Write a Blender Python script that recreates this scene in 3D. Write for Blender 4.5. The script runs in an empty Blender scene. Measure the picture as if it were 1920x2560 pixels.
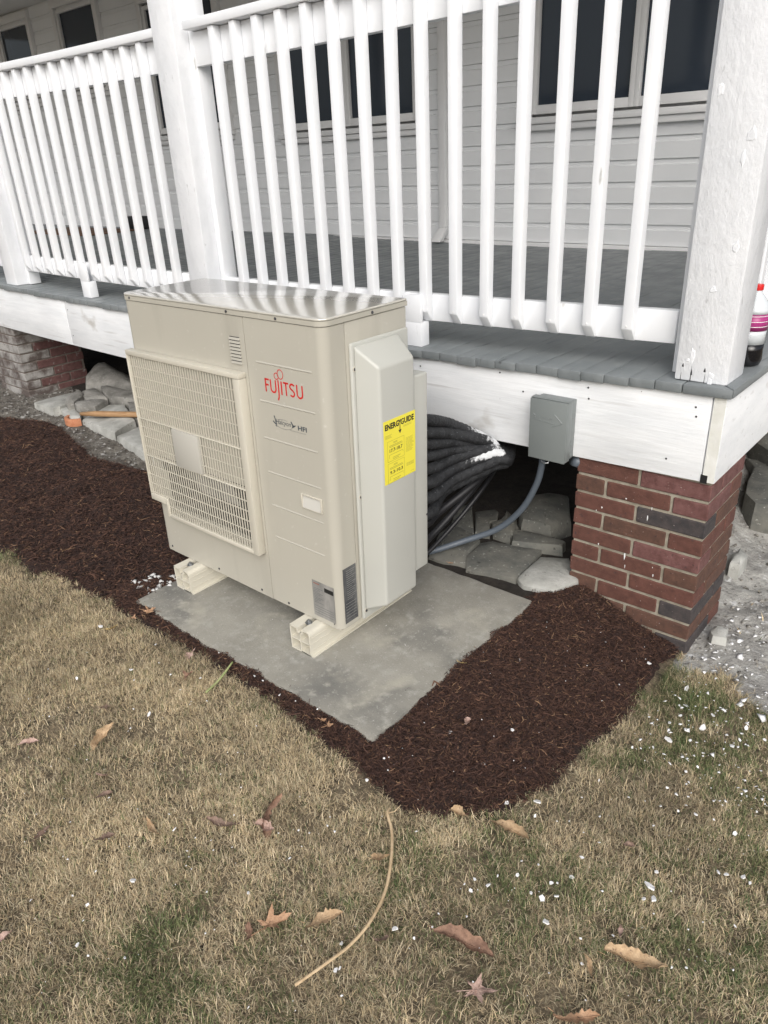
import bpy, bmesh, math, random
import numpy as np
from mathutils import Vector, Matrix
rnd = random.Random(7)
rng = np.random.default_rng(7)
scn = bpy.context.scene
COL = scn.collection
# ---------------------------------------------------------------- camera
cam = bpy.data.objects.new('camera', bpy.data.cameras.new('camera'))
COL.objects.link(cam)
cam.location = (1.4377, -1.381, 1.5286)
cam.rotation_euler = (1.121, 0.0445, 0.7055)
cam.data.sensor_fit = 'VERTICAL'
cam.data.sensor_height = 32.0
cam.data.lens = 1834.93 * 32.0 / 2560.0
cam.data.clip_start = 0.05
cam.data.clip_end = 500
scn.camera = cam
# ---------------------------------------------------------------- sky, sun, exposure
SUN_EL, SUN_AZ = math.radians(36), math.radians(140)     # azimuth clockwise from +y
world = bpy.data.worlds.new('World'); scn.world = world; world.use_nodes = True
wn = world.node_tree.nodes; wl = world.node_tree.links
wn.clear()
sky = wn.new('ShaderNodeTexSky'); sky.sky_type = 'NISHITA'; sky.sun_disc = False
sky.sun_elevation = SUN_EL; sky.sun_rotation = SUN_AZ
sky.air_density = 1.0; sky.dust_density = 4.0; sky.ozone_density = 1.0
hs = wn.new('ShaderNodeHueSaturation'); hs.inputs['Saturation'].default_value = 0.42
bg = wn.new('ShaderNodeBackground'); bg.inputs['Strength'].default_value = 0.13
wo = wn.new('ShaderNodeOutputWorld')
wl.new(sky.outputs[0], hs.inputs['Color']); wl.new(hs.outputs[0], bg.inputs[0]); wl.new(bg.outputs[0], wo.inputs[0])
sl = bpy.data.lights.new('sun', 'SUN'); sl.energy = 1.7; sl.angle = math.radians(50); sl.color = (1.0, 0.975, 0.94)
sun = bpy.data.objects.new('sun', sl); COL.objects.link(sun)
sd = Vector((math.sin(SUN_AZ)*math.cos(SUN_EL), math.cos(SUN_AZ)*math.cos(SUN_EL), math.sin(SUN_EL)))
sun.rotation_euler = sd.to_track_quat('Z', 'Y').to_euler()
scn.view_settings.view_transform = 'Standard'
scn.view_settings.look = 'None'
scn.view_settings.exposure = 0.15
scn.view_settings.gamma = 1.0
scn.view_settings.use_curve_mapping = False

# ---------------------------------------------------------------- materials
def coat(m, w, r):
    b = m.node_tree.nodes['Principled BSDF']; b.inputs['Coat Weight'].default_value = w; b.inputs['Coat Roughness'].default_value = r; b.inputs['Coat IOR'].default_value = 1.65; return m
def mat(name, c1, c2=None, scale=8, rough=.6, bump=0.0, bscale=60, stretch=(1, 1, 1), spec=.5, speck=None, metal=0,
        detail=6, obj=False, island=None, attr=None, streak=None, bstretch=None, rough2=None, lo=.35, hi=.65):
    m = bpy.data.materials.new(name); m.use_nodes = True
    n = m.node_tree.nodes; l = m.node_tree.links
    b = n['Principled BSDF']
    b.inputs['Roughness'].default_value = rough
    b.inputs['Specular IOR Level'].default_value = spec
    b.inputs['Metallic'].default_value = metal
    if obj:
        pos = n.new('ShaderNodeTexCoord').outputs['Object']
    else:
        pos = n.new('ShaderNodeNewGeometry').outputs['Position']
    def mapped(s):
        mp = n.new('ShaderNodeMapping'); mp.inputs['Scale'].default_value = s
        l.new(pos, mp.inputs[0]); return mp.outputs[0]
    vec = mapped(stretch)
    col = None
    if attr:
        a = n.new('ShaderNodeAttribute'); a.attribute_name = attr; col = a.outputs['Color']
    elif c2 is None:
        r = n.new('ShaderNodeRGB'); r.outputs[0].default_value = (*c1, 1); col = r.outputs[0]
    else:
        t = n.new('ShaderNodeTexNoise'); t.inputs['Scale'].default_value = scale; t.inputs['Detail'].default_value = detail
        t.inputs['Roughness'].default_value = .6
        l.new(vec, t.inputs['Vector'])
        cr = n.new('ShaderNodeValToRGB'); e = cr.color_ramp.elements
        e[0].position = lo; e[0].color = (*c1, 1); e[1].position = hi; e[1].color = (*c2, 1)
        l.new(t.outputs[0], cr.inputs[0]); col = cr.outputs[0]
    def over(col, c, fac, f=1.0):
        mx = n.new('ShaderNodeMix'); mx.data_type = 'RGBA'
        ml = n.new('ShaderNodeMath'); ml.operation = 'MULTIPLY'; ml.inputs[1].default_value = f; ml.use_clamp = True
        l.new(fac, ml.inputs[0]); l.new(ml.outputs[0], mx.inputs[0])
        l.new(col, mx.inputs[6]); mx.inputs[7].default_value = (*c, 1); return mx.outputs[2]
    if island:
        g = n.new('ShaderNodeNewGeometry'); cr = n.new('ShaderNodeValToRGB')
        e = cr.color_ramp.elements
        for i, (p, c) in enumerate(island):
            if i < 2: e[i].position = p; e[i].color = (*c, 1)
            else:
                k = e.new(p); k.color = (*c, 1)
        l.new(g.outputs['Random Per Island'], cr.inputs[0]); col = cr.outputs[0]
    for sp in (speck or []):
        c, sc, a0, a1, st = sp
        t = n.new('ShaderNodeTexNoise'); t.inputs['Scale'].default_value = sc; t.inputs['Detail'].default_value = 4
        l.new(mapped(st), t.inputs['Vector'])
        mr = n.new('ShaderNodeMapRange'); mr.inputs[1].default_value = a0; mr.inputs[2].default_value = a1
        l.new(t.outputs[0], mr.inputs[0]); col = over(col, c, mr.outputs[0])
    l.new(col, b.inputs['Base Color'])
    if rough2 is not None:
        t = n.new('ShaderNodeTexNoise'); t.inputs['Scale'].default_value = 9; t.inputs['Detail'].default_value = 5
        l.new(mapped((1, 1, 1)), t.inputs['Vector'])
        mr = n.new('ShaderNodeMapRange'); mr.inputs[1].default_value = .35; mr.inputs[2].default_value = .65
        mr.inputs[3].default_value = rough; mr.inputs[4].default_value = rough2
        l.new(t.outputs[0], mr.inputs[0]); l.new(mr.outputs[0], b.inputs['Roughness'])
    if bump:
        t = n.new('ShaderNodeTexNoise'); t.inputs['Scale'].default_value = bscale; t.inputs['Detail'].default_value = 8
        t.inputs['Roughness'].default_value = .65
        l.new(mapped(bstretch or (1, 1, 1)), t.inputs['Vector'])
        bp = n.new('ShaderNodeBump'); bp.inputs['Strength'].default_value = 1; bp.inputs['Distance'].default_value = bump
        l.new(t.outputs[0], bp.inputs['Height']); l.new(bp.outputs[0], b.inputs['Normal'])
    return m

# ---------------------------------------------------------------- mesh helpers
def setp(o, label=None, cat=None, group=None, kind=None):
    if label: o['label'] = label
    if cat: o['category'] = cat
    if group: o['group'] = group
    if kind: o['kind'] = kind
    return o
def link(name, me, m, parent=None, smooth=False, **kw):
    if m is not None and not me.materials: me.materials.append(m)
    if smooth:
        for p in me.polygons: p.use_smooth = True
    o = bpy.data.objects.new(name, me); COL.objects.link(o)
    if parent: o.parent = parent
    return setp(o, **kw)
def empty(name, loc=(0, 0, 0), rz=0, **kw):
    o = bpy.data.objects.new(name, None); o.location = loc; o.rotation_euler = (0, 0, rz); o.empty_display_size = .05
    COL.objects.link(o); return setp(o, **kw)
def copy(o, parent=None, loc=None):
    c = o.copy(); COL.objects.link(c)
    if parent: c.parent = parent
    if loc is not None: c.location = loc
    return c
class MB:
    def __init__(s): s.v = []; s.f = []
    def add(s, v, f):
        k = len(s.v); s.v += [tuple(p) for p in v]; s.f += [tuple(i + k for i in q) for q in f]; return s
    def box(s, x0, x1, y0, y1, z0, z1):
        return s.add([(x0, y0, z0), (x1, y0, z0), (x1, y1, z0), (x0, y1, z0), (x0, y0, z1), (x1, y0, z1), (x1, y1, z1), (x0, y1, z1)],
                     [(0, 3, 2, 1), (4, 5, 6, 7), (0, 1, 5, 4), (1, 2, 6, 5), (2, 3, 7, 6), (3, 0, 4, 7)])
    def xbox(s, x0, x1, y0, y1, z0, z1, n):
        v = []; f = []
        for i in range(n + 1):
            x = x0 + (x1 - x0) * i / n
            v += [(x, y0, z0), (x, y1, z0), (x, y1, z1), (x, y0, z1)]
        for i in range(n):
            a = 4 * i; b = a + 4
            f += [(a, a + 1, b + 1, b), (a + 1, a + 2, b + 2, b + 1), (a + 2, a + 3, b + 3, b + 2), (a + 3, a, b, b + 3)]
        f += [(3, 2, 1, 0), (4 * n, 4 * n + 1, 4 * n + 2, 4 * n + 3)]
        return s.add(v, f)
    def prism(s, poly, a0, a1, ax='z'):
        """closed polygon (2D) swept along an axis; poly in (x,y) for z, (y,z) for x, (x,z) for y"""
        def P(p, a): return (p[0], p[1], a) if ax == 'z' else ((a, p[0], p[1]) if ax == 'x' else (p[0], a, p[1]))
        n = len(poly); v = [P(p, a0) for p in poly] + [P(p, a1) for p in poly]
        f = [tuple(range(n))[::-1], tuple(range(n, 2 * n))] + [(i, (i + 1) % n, n + (i + 1) % n, n + i) for i in range(n)]
        return s.add(v, f)
    def tube(s, pts, r, seg=10, caps=True):
        pts = [Vector(p) for p in pts]; n = len(pts); up = Vector((0.13, 0.21, 1)).normalized()
        rr = r if hasattr(r, '__len__') else [r] * n
        v = []; f = []
        for i, p in enumerate(pts):
            t = (pts[min(i + 1, n - 1)] - pts[max(i - 1, 0)]).normalized()
            a = t.cross(up)
            if a.length < 1e-3: a = t.cross(Vector((1, 0, 0)))
            a.normalize(); b = t.cross(a).normalized(); up = (a.cross(t)).normalized() if False else up
            for k in range(seg):
                w = 2 * math.pi * k / seg
                v.append(tuple(p + (a * math.cos(w) + b * math.sin(w)) * rr[i]))
        for i in range(n - 1):
            for k in range(seg):
                f.append((i * seg + k, i * seg + (k + 1) % seg, (i + 1) * seg + (k + 1) % seg, (i + 1) * seg + k))
        if caps: f += [tuple(range(seg))[::-1], tuple((n - 1) * seg + k for k in range(seg))]
        return s.add(v, f)
    def lathe(s, prof, seg=20, c=(0, 0)):
        v = []; f = []; n = len(prof)
        for r, z in prof:
            for k in range(seg):
                w = 2 * math.pi * k / seg; v.append((c[0] + r * math.cos(w), c[1] + r * math.sin(w), z))
        for i in range(n - 1):
            for k in range(seg):
                f.append((i * seg + k, i * seg + (k + 1) % seg, (i + 1) * seg + (k + 1) % seg, (i + 1) * seg + k))
        f += [tuple(range(seg))[::-1], tuple((n - 1) * seg + k for k in range(seg))]
        return s.add(v, f)
    def warp(s, fn): s.v = [tuple(fn(*p)) for p in s.v]; return s
    def mesh(s, name, bevel=0, seg=2, fix=True, ang=30):
        me = bpy.data.meshes.new(name)
        bm = bmesh.new()
        vs = [bm.verts.new(p) for p in s.v]
        for q in s.f:
            try: bm.faces.new([vs[i] for i in q])
            except ValueError: pass
        if fix: bmesh.ops.recalc_face_normals(bm, faces=bm.faces)
        if bevel:
            es = [e for e in bm.edges if len(e.link_faces) == 2 and e.calc_face_angle(0) > math.radians(ang)]
            bmesh.ops.bevel(bm, geom=es, offset=bevel, segments=seg, affect='EDGES', profile=.5, clamp_overlap=True)
        bm.to_mesh(me); bm.free(); return me
    def build(s, name, m, parent=None, bevel=0, seg=2, smooth=False, fix=True, **kw):
        me = s.mesh(name, bevel, seg, fix)
        if bevel and not smooth:
            for p in me.polygons: p.use_smooth = True
            o = link(name, me, m, parent, **kw)
            auto(me); return o
        return link(name, me, m, parent, smooth, **kw)
def auto(me, ang=32):
    # mark hard edges sharp so smooth shading only rounds the bevels
    bm = bmesh.new(); bm.from_mesh(me)
    for e in bm.edges:
        if len(e.link_faces) == 2 and e.calc_face_angle(0) > math.radians(ang): e.smooth = False
    bm.to_mesh(me); bm.free()
def npmesh(name, V, F, cols=None):
    """V (n,3), F (m,k) faces all with k corners or list of such arrays"""
    Fs = F if isinstance(F, list) else [F]
    me = bpy.data.meshes.new(name)
    me.vertices.add(len(V)); me.vertices.foreach_set('co', np.asarray(V, np.float32).ravel())
    tot = sum(f.size for f in Fs); npol = sum(len(f) for f in Fs)
    me.loops.add(tot); me.loops.foreach_set('vertex_index', np.concatenate([f.ravel() for f in Fs]).astype(np.int32))
    me.polygons.add(npol)
    st = []; o = 0
    for f in Fs:
        st.append(o + np.arange(len(f)) * f.shape[1]); o += f.size
    me.polygons.foreach_set('loop_start', np.concatenate(st).astype(np.int32))
    me.update(calc_edges=True); me.validate()
    if cols is not None:
        a = me.color_attributes.new('Col', 'FLOAT_COLOR', 'POINT')
        c = np.ones((len(V), 4), np.float32); c[:, :3] = cols; a.data.foreach_set('color', c.ravel())
    return me
def vnoise(x, y, s=1.0, seed=0):
    """smooth value noise, numpy"""
    x = np.asarray(x) * s; y = np.asarray(y) * s
    xi = np.floor(x).astype(np.int64); yi = np.floor(y).astype(np.int64); fx = x - xi; fy = y - yi
    fx = fx * fx * (3 - 2 * fx); fy = fy * fy * (3 - 2 * fy)
    def hsh(a, b):
        n = (a * 374761393 + b * 668265263 + seed * 1442695041) & 0xffffffff
        n = ((n ^ (n >> 13)) * 1274126177) & 0xffffffff
        return ((n ^ (n >> 16)) & 0xffff) / 65535.0
    return (hsh(xi, yi) * (1 - fx) + hsh(xi + 1, yi) * fx) * (1 - fy) + (hsh(xi, yi + 1) * (1 - fx) + hsh(xi + 1, yi + 1) * fx) * fy
def inside(px, py, poly):
    px = np.asarray(px); py = np.asarray(py); c = np.zeros(px.shape, bool); n = len(poly)
    for i in range(n):
        x0, y0 = poly[i]; x1, y1 = poly[(i + 1) % n]
        if y0 == y1: continue
        c ^= ((y0 > py) != (y1 > py)) & (px < (x1 - x0) * (py - y0) / (y1 - y0) + x0)
    return c
def edged(px, py, poly):
    d = np.full(np.shape(px), 1e9); n = len(poly)
    for i in range(n):
        a = np.array(poly[i]); b = np.array(poly[(i + 1) % n]); ab = b - a
        t = np.clip(((px - a[0]) * ab[0] + (py - a[1]) * ab[1]) / (ab @ ab + 1e-12), 0, 1)
        d = np.minimum(d, np.hypot(px - a[0] - t * ab[0], py - a[1] - t * ab[1]))
    return d
def sst(a, b, t):
    t = np.clip((t - a) / (b - a), 0, 1); return t * t * (3 - 2 * t)
def H(x, y):
    """ground height"""
    return 0.015 - 0.145 * sst(.3, .85, x) * sst(-.5, .6, y) - .05 * sst(.2, 1.4, x) * (1 - sst(-.5, .6, y))
def S(x):
    """the old porch sags: offset of everything that rides on its front beam"""
    x = max(min(x, 1.2), -4.3); return .0174 * x + .0051 * x * x
def sag(mb): return mb.warp(lambda x, y, z: (x, y, z + S(x)))
# ---------------------------------------------------------------- palette
WHITE = (.80, .81, .82)
M = dict(
    rail=mat('rail_paint', (.79, .81, .84), (.84, .855, .875), 5, .42, bump=.0012, bscale=30, bstretch=(1, 1, .25), speck=[((.45, .45, .44), 24, .70, .78, (1, 1, .25))]),
    post=mat('post_paint', (.75, .77, .80), (.82, .835, .86), 4, .42, bump=.006, bscale=22, bstretch=(1, 1, .5), speck=[((.55, .56, .57), 30, .68, .74, (1.5, 1.5, .5))], rough2=.6),
    fascia=mat('fascia_paint', (.72, .74, .76), (.82, .835, .85), 3, .55, bump=.003, bscale=26, stretch=(1, 1, 4), bstretch=(.12, 1, 1.6),
               speck=[((.50, .49, .47), 5, .66, .80, (1, 1, 1.5)), ((.58, .58, .58), 22, .62, .76, (.12, 1, 2)), ((.22, .21, .2), 60, .76, .79, (1, 1, 1))]),
    endgrain=mat('end_grain', (.68, .68, .62), (.80, .80, .77), 12, .7, bump=.002, bscale=90, bstretch=(1, 1, .6)),
    deck=mat('deck_paint', (.17, .188, .195), (.225, .243, .25), 4, .38, bump=.0018, bscale=40, bstretch=(1.2, .12, 1), rough2=.55,
             speck=[((.45, .47, .48), 95, .73, .76, (1, 1, 1)), ((.05, .055, .06), 30, .66, .8, (1.5, .12, 1))]),
    deckend=mat('deck_paint_end', (.15, .17, .175), (.19, .21, .215), 14, .5, bump=.006, bscale=70),
    siding=mat('siding_vinyl', (.80, .815, .825), (.84, .85, .86), 2, .5, bump=.0005, bscale=60, bstretch=(.2, 1, 1)),
    trim=mat('window_trim', (.78, .78, .78), (.82, .82, .82), 4, .45),
    glass=mat('window_glass', (.030, .040, .056), None, rough=.08, spec=.5),
    ceil=mat('porch_ceiling', (.70, .70, .69), (.74, .74, .73), 3, .6),
    roof=mat('roof_shingle', (.06, .06, .065), (.10, .10, .10), 20, .9, bump=.003),
    conc=mat('concrete', (.242, .232, .200), (.315, .302, .262), 9, .9, bump=.0018, bscale=180, lo=.3, hi=.7,
             speck=[((.14, .138, .128), 3.0, .50, .70, (1, 1.3, 1)), ((.34, .33, .295), 28, .54, .74, (1, 1, 1)), ((.40, .39, .36), 150, .60, .76, (1, 1, 1)), ((.13, .13, .12), 190, .64, .78, (1, 1, 1)), ((.38, .36, .30), 7, .60, .78, (1, 1, 1))]),
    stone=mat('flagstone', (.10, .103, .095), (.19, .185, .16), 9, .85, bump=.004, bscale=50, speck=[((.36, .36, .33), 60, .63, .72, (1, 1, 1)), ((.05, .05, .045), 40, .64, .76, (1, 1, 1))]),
    rubblestone=mat('rubble_stone', (.17, .165, .15), (.32, .31, .285), 9, .88, bump=.005, bscale=50, speck=[((.45, .44, .42), 40, .60, .72, (1, 1, 1)), ((.06, .055, .05), 40, .64, .76, (1, 1, 1))]),
    palestone=mat('dusty_stone', (.30, .30, .275), (.50, .50, .47), 8, .9, bump=.004, bscale=60, speck=[((.12, .11, .10), 45, .64, .74, (1, 1, 1))]),
    mortar=mat('mortar', (.25, .22, .17), (.38, .345, .28), 30, .95, bump=.003, bscale=160),
    mortard=mat('dark_mortar', (.12, .10, .085), (.20, .17, .15), 30, .95, bump=.003, bscale=160),
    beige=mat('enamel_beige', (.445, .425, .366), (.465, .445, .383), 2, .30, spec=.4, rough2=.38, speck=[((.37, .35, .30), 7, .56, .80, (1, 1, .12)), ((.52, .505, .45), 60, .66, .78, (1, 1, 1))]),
    beigetop_lit=mat('enamel_beige_top_lit', (.53, .51, .45), (.56, .54, .48), 2, .08, spec=1.0, rough2=.14),  # cabinet beige lightened on top to paint in its pale reflection
    beigelt=mat('plastic_beige', (.56, .53, .45), None, rough=.38),
    cover=mat('cover_plastic', (.475, .478, .44), (.49, .493, .455), 4, .42),
    pvc=mat('pvc_cream', (.62, .59, .50), (.66, .63, .54), 6, .4),
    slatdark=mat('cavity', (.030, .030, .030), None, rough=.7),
    steel=mat('steel', (.32, .33, .34), None, rough=.35, metal=.9),
    screw=mat('screw_steel', (.09, .09, .10), None, rough=.4, metal=.6),
    yellow=mat('label_yellow', (.86, .76, .07), None, rough=.4),
    ink=mat('ink_black', (.015, .015, .015), None, rough=.5),
    inkol=mat('ink_olive', (.30, .27, .05), None, rough=.5),
    red=mat('logo_red', (.60, .02, .02), None, rough=.35),
    greyink=mat('logo_slate', (.07, .085, .10), None, rough=.4),
    silver=mat('label_silver', (.16, .16, .155), (.34, .33, .31), 14, .28, stretch=(1, 1, .5)),
    sticker=mat('label_dark', (.055, .058, .065), (.20, .20, .195), 11, .25, stretch=(1, 1, .6)),
    stickerink=mat('label_lines', (.42, .42, .40), None, rough=.5),
    foam=mat('pipe_insulation', (.010, .011, .013), (.028, .03, .034), 40, .6, bump=.007, bscale=120, bstretch=(1, 1, 1),
             speck=[((.20, .22, .24), 120, .66, .74, (1, 1, 1))]),
    foamw=mat('pipe_insulation_painted', (.55, .57, .58), (.78, .79, .80), 30, .7, bump=.004, bscale=110,
              speck=[((.03, .03, .035), 70, .62, .68, (1, 1, 1))]),
    conduit=mat('conduit_grey', (.10, .12, .145), None, rough=.45, bump=.0006, bscale=150),
    cable=mat('cable_black', (.012, .012, .014), None, rough=.45),
    boxgrey=mat('box_enamel', (.185, .205, .205), (.20, .22, .218), 5, .45),
    wood=mat('stick_wood', (.30, .17, .08), (.40, .25, .13), 20, .5, stretch=(1, 1, 6)),
    tile=mat('terracotta', (.42, .16, .08), (.52, .24, .13), 30, .85, bump=.002),
    ground=None,
    pet=None,
)
coat(M['beigetop_lit'], 1.0, .11); coat(M['beige'], .25, .15)
def ground_mat():
    m = mat('soil', (.11, .087, .057), (.22, .175, .115), 22, .95, bump=.012, bscale=70,
            speck=[((.34, .27, .17), 90, .50, .66, (1, 1, 1)), ((.05, .04, .028), 45, .56, .7, (1, 1, 1))])
    return m
M['ground'] = ground_mat()
M['gravel'] = mat('dusty_gravel', (.24, .23, .215), (.46, .45, .42), 12, .95, bump=.012, bscale=60,
                  speck=[((.62, .62, .61), 30, .60, .70, (1, 1, 1)), ((.07, .06, .05), 45, .62, .74, (1, 1, 1))])
M['pebble'] = mat('pebbles', (.2, .2, .2), rough=.9, island=[(0, (.10, .095, .085)), (.5, (.24, .225, .20)), (1, (.45, .44, .41))])
M['flake'] = mat('paint_flake', (.78, .78, .78), (.85, .85, .85), 40, .6, bump=.001)
M['mulchbase'] = mat('mulch_soil', (.020, .010, .008), (.045, .022, .016), 40, .95, bump=.02, bscale=80)
M['mulch'] = mat('mulch_shreds', (.05, .02, .01), rough=.85, island=[(0, (.018, .009, .007)), (.45, (.048, .022, .016)), (.8, (.080, .038, .025)), (.96, (.125, .063, .038)), (1, (.26, .16, .09))], bump=.001, bscale=200)
M['grass'] = mat('grass_blades', (.2, .2, .1), rough=.75, attr='Col', spec=.25)
BR = [mat('brick_%s' % k, a, b, 35, .85, bump=.0035, bscale=130, speck=[((.42, .36, .33), 150, .70, .76, (1, 1, 1)), ((.05, .03, .03), 60, .64, .78, (1, 1, 1))])
      for k, a, b in (('red', (.098, .040, .030), (.142, .060, .045)), ('brown', (.085, .045, .033), (.13, .065, .045)), ('dark', (.042, .038, .040), (.075, .062, .060)),
                      ('plum', (.115, .047, .042), (.18, .085, .078)), ('rust', (.095, .040, .030), (.135, .058, .043)))]
BRD = mat('brick_far', (.095, .045, .042), (.15, .075, .07), 25, .9, bump=.003, bscale=90, speck=[((.30, .28, .27), 30, .60, .74, (1, 1, .7))])
BRW = mat('brick_whitewashed', (.10, .08, .072), (.34, .33, .315), 9, .9, bump=.003, bscale=90, lo=.4, hi=.6)

# ---------------------------------------------------------------- ground and sky-side setting
def axis(lo, a, b, hi, step, k):
    mid = list(np.arange(a, b + 1e-6, step)); l = []; s = step; x = a
    while x > lo: s *= k; x -= s; l.append(max(x, lo))
    r = []; s = step; x = b
    while x < hi: s *= k; x += s; r.append(min(x, hi))
    return np.array(l[::-1] + mid + r)
gx = axis(-60, -5, 2.6, 60, .04, 1.35); gy = axis(-60, -2.2, 4.3, 60, .04, 1.35)
X, Y = np.meshgrid(gx, gy); Z = H(X, Y) + (vnoise(X, Y, 9, 1) - .5) * .014 + (vnoise(X, Y, 30, 2) - .5) * .006 - .004
nx, ny = len(gx), len(gy); idx = np.arange(nx * ny).reshape(ny, nx)
F = np.stack([idx[:-1, :-1], idx[:-1, 1:], idx[1:, 1:], idx[1:, :-1]], -1).reshape(-1, 4)
me = npmesh('ground', np.stack([X.ravel(), Y.ravel(), Z.ravel()], 1), F)
link('ground', me, M['ground'], smooth=True, kind='structure')

MULCH_R = [(0.31, -0.21), (0.289, 0.28), (0.305, 0.698), (0.295, 0.75), (0.398, 0.93), (0.53, 0.93), (0.79, 0.92), (0.768, 0.869), (0.748, 0.722), (0.772, 0.541), (0.765, 0.352), (0.738, 0.202), (0.757, 0.055), (0.742, -0.087), (0.690, -0.195), (0.612, -0.284), (0.538, -0.336), (0.482, -0.325), (0.395, -0.318), (0.31, -0.301), (0.232, -0.295), (0.062, -0.279), (-0.128, -0.262), (-0.266, -0.264), (-0.457, -0.25), (-0.584, -0.262), (-0.727, -0.255), (-0.839, -0.267), (-0.956, -0.274), (-1.06, -.2), (-1.0, .0), (-.86, .0), (-.86, -.2), (.30, -.2)]
MULCH_L = [(-4.6, .50), (-3.803, 0.552), (-3.44, 0.672), (-3.25, 0.70), (-2.95, 0.62), (-2.5, 0.52), (-1.9, .60), (-1.3, .70), (-.90, .70), (-.86, .3), (-.86, -.16), (-0.926, -0.25), (-1.125, -0.296), (-1.341, -0.299), (-1.496, -0.342), (-1.692, -0.31), (-1.806, -0.341), (-2.3, -.40), (-4.6, -.6)]
def mulch(name, poly, seed, **kw):
    P = np.array(poly); x0, y0 = P.min(0) - .04; x1, y1 = P.max(0) + .04; st = .016 if seed == 1 else .026
    xs = np.arange(x0, x1, st); ys = np.arange(y0, y1, st); X, Y = np.meshgrid(xs, ys)
    ed = edged(X, Y, poly); ins = inside(X, Y, poly); sd = np.where(ins, ed, -ed)
    Z = H(X, Y) + .022 * sst(-.02, .05, sd) - .02 * sst(.0, -.04, sd) + (vnoise(X, Y, 12, seed) - .5) * .026 + (vnoise(X, Y, 45, seed + 3) - .5) * .02
    n_y, n_x = X.shape; idx = np.arange(n_x * n_y).reshape(n_y, n_x)
    keep = (sd > -.03); k4 = keep[:-1, :-1] & keep[:-1, 1:] & keep[1:, 1:] & keep[1:, :-1]
    F = np.stack([idx[:-1, :-1], idx[:-1, 1:], idx[1:, 1:], idx[1:, :-1]], -1)[k4]
    me = npmesh(name, np.stack([X.ravel(), Y.ravel(), Z.ravel()], 1), F)
    return link(name, me, M['mulchbase'], smooth=True, **kw)
mulch('mulch_bed', MULCH_R, 1, kind='structure')
mulch('mulch_bed', MULCH_L, 5, kind='structure')
def mulch_z(x, y, poly):
    ed = edged(x, y, poly); return H(x, y) + .022 * sst(-.02, .05, ed)
def shreds(poly, n, seed, lmin, lmax, wmul=1.0, **kw):
    g = np.random.default_rng(seed); P = np.array(poly); lo = P.min(0); hi = P.max(0)
    x = g.uniform(lo[0], hi[0], n * 6); y = g.uniform(lo[1], hi[1], n * 6); k = inside(x, y, poly); x = x[k][:n]; y = y[k][:n]; n = len(x)
    x = x + g.normal(0, .012, n); y = y + g.normal(0, .012, n)
    L = g.uniform(lmin, lmax, n) * g.choice([.6, 1, 1, 1, 1.3, 2.0], n); w = g.uniform(.0009, .0036, n) * wmul; a = g.uniform(0, 2 * np.pi, n); pitch = g.normal(.05, .25, n)
    zz = mulch_z(x, y, poly) + (vnoise(x, y, 12, 1 if seed == 1 else 5) - .5) * .02 + g.uniform(.0, .014, n)
    d = np.stack([np.cos(a) * np.cos(pitch), np.sin(a) * np.cos(pitch), np.sin(pitch)], 1)
    s = np.stack([-np.sin(a), np.cos(a), g.normal(0, .5, n)], 1); c = np.stack([x, y, zz], 1)
    bend = g.normal(0, .15, n)[:, None] * s * L[:, None]; up = np.array([0, 0, 1.])
    V = np.stack([c - d * L[:, None] / 2 - s * w[:, None] * .3, c - d * L[:, None] / 2 + s * w[:, None] * .3,
                  c + bend - s * w[:, None] / 2, c + bend + s * w[:, None] / 2,
                  c + d * L[:, None] / 2 - s * w[:, None] * .25, c + d * L[:, None] / 2 + s * w[:, None] * .25,
                  c + bend + up * (w[:, None] * .6)], 1)
    b = (np.arange(n) * 7)[:, None]
    F3 = np.concatenate([b + np.array([[0, 2, 6]]), b + np.array([[0, 6, 1]]), b + np.array([[1, 6, 3]]), b + np.array([[2, 4, 6]]), b + np.array([[4, 5, 6]]), b + np.array([[5, 3, 6]])])
    me = npmesh('mulch_shreds', V.reshape(-1, 3), F3)
    return link('mulch_shreds', me, M['mulch'], kind='stuff', **kw)
shreds(MULCH_R, 76000, 1, .006, .022, label='loose shredded dark brown bark mulch around the concrete pad and beside the brick pier', cat='mulch')
shreds(MULCH_L, 70000, 2, .010, .030, 1.25, label='loose shredded dark brown bark mulch left of the heat pump below the porch', cat='mulch')

# ---- dusty gravel to the right of the pier and under the porch edge
GRAV = [(.82, .80), (.80, .96), (.82, 1.25), (.60, 1.30), (.2, 3.4), (1.2, 4.1), (3.0, 4.0), (3.0, 1.4), (1.75, .95), (1.30, .78), (1.12, .80), (1.02, .85), (.93, .88)]
def sheet(name, poly, m, st, dz, amp, **kw):
    P = np.array(poly); x0, y0 = P.min(0) - .05; x1, y1 = P.max(0) + .05
    X, Y = np.meshgrid(np.arange(x0, x1, st), np.arange(y0, y1, st)); ed = edged(X, Y, poly); sd = np.where(inside(X, Y, poly), ed, -ed)
    Z = H(X, Y) + dz * sst(-.05, .05, sd) - .02 * sst(0, -.05, sd) + (vnoise(X, Y, 14, 8) - .5) * amp + (vnoise(X, Y, 50, 9) - .5) * amp * .7
    a, b = X.shape; idx = np.arange(a * b).reshape(a, b); keep = sd > -.045; k4 = keep[:-1, :-1] & keep[:-1, 1:] & keep[1:, 1:] & keep[1:, :-1]
    F = np.stack([idx[:-1, :-1], idx[:-1, 1:], idx[1:, 1:], idx[1:, :-1]], -1)[k4]
    return link(name, npmesh(name, np.stack([X.ravel(), Y.ravel(), Z.ravel()], 1), F), m, smooth=True, **kw)
sheet('gravel', GRAV, M['gravel'], .02, .012, .02, kind='structure')
M['shade_toned_dirt'] = mat('crawlspace_dirt_shade_toned', (.014, .011, .009), (.034, .028, .022), 20, .95, bump=.01, bscale=60)  # near-black soil colour stands in for the deep shade under the porch
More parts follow.
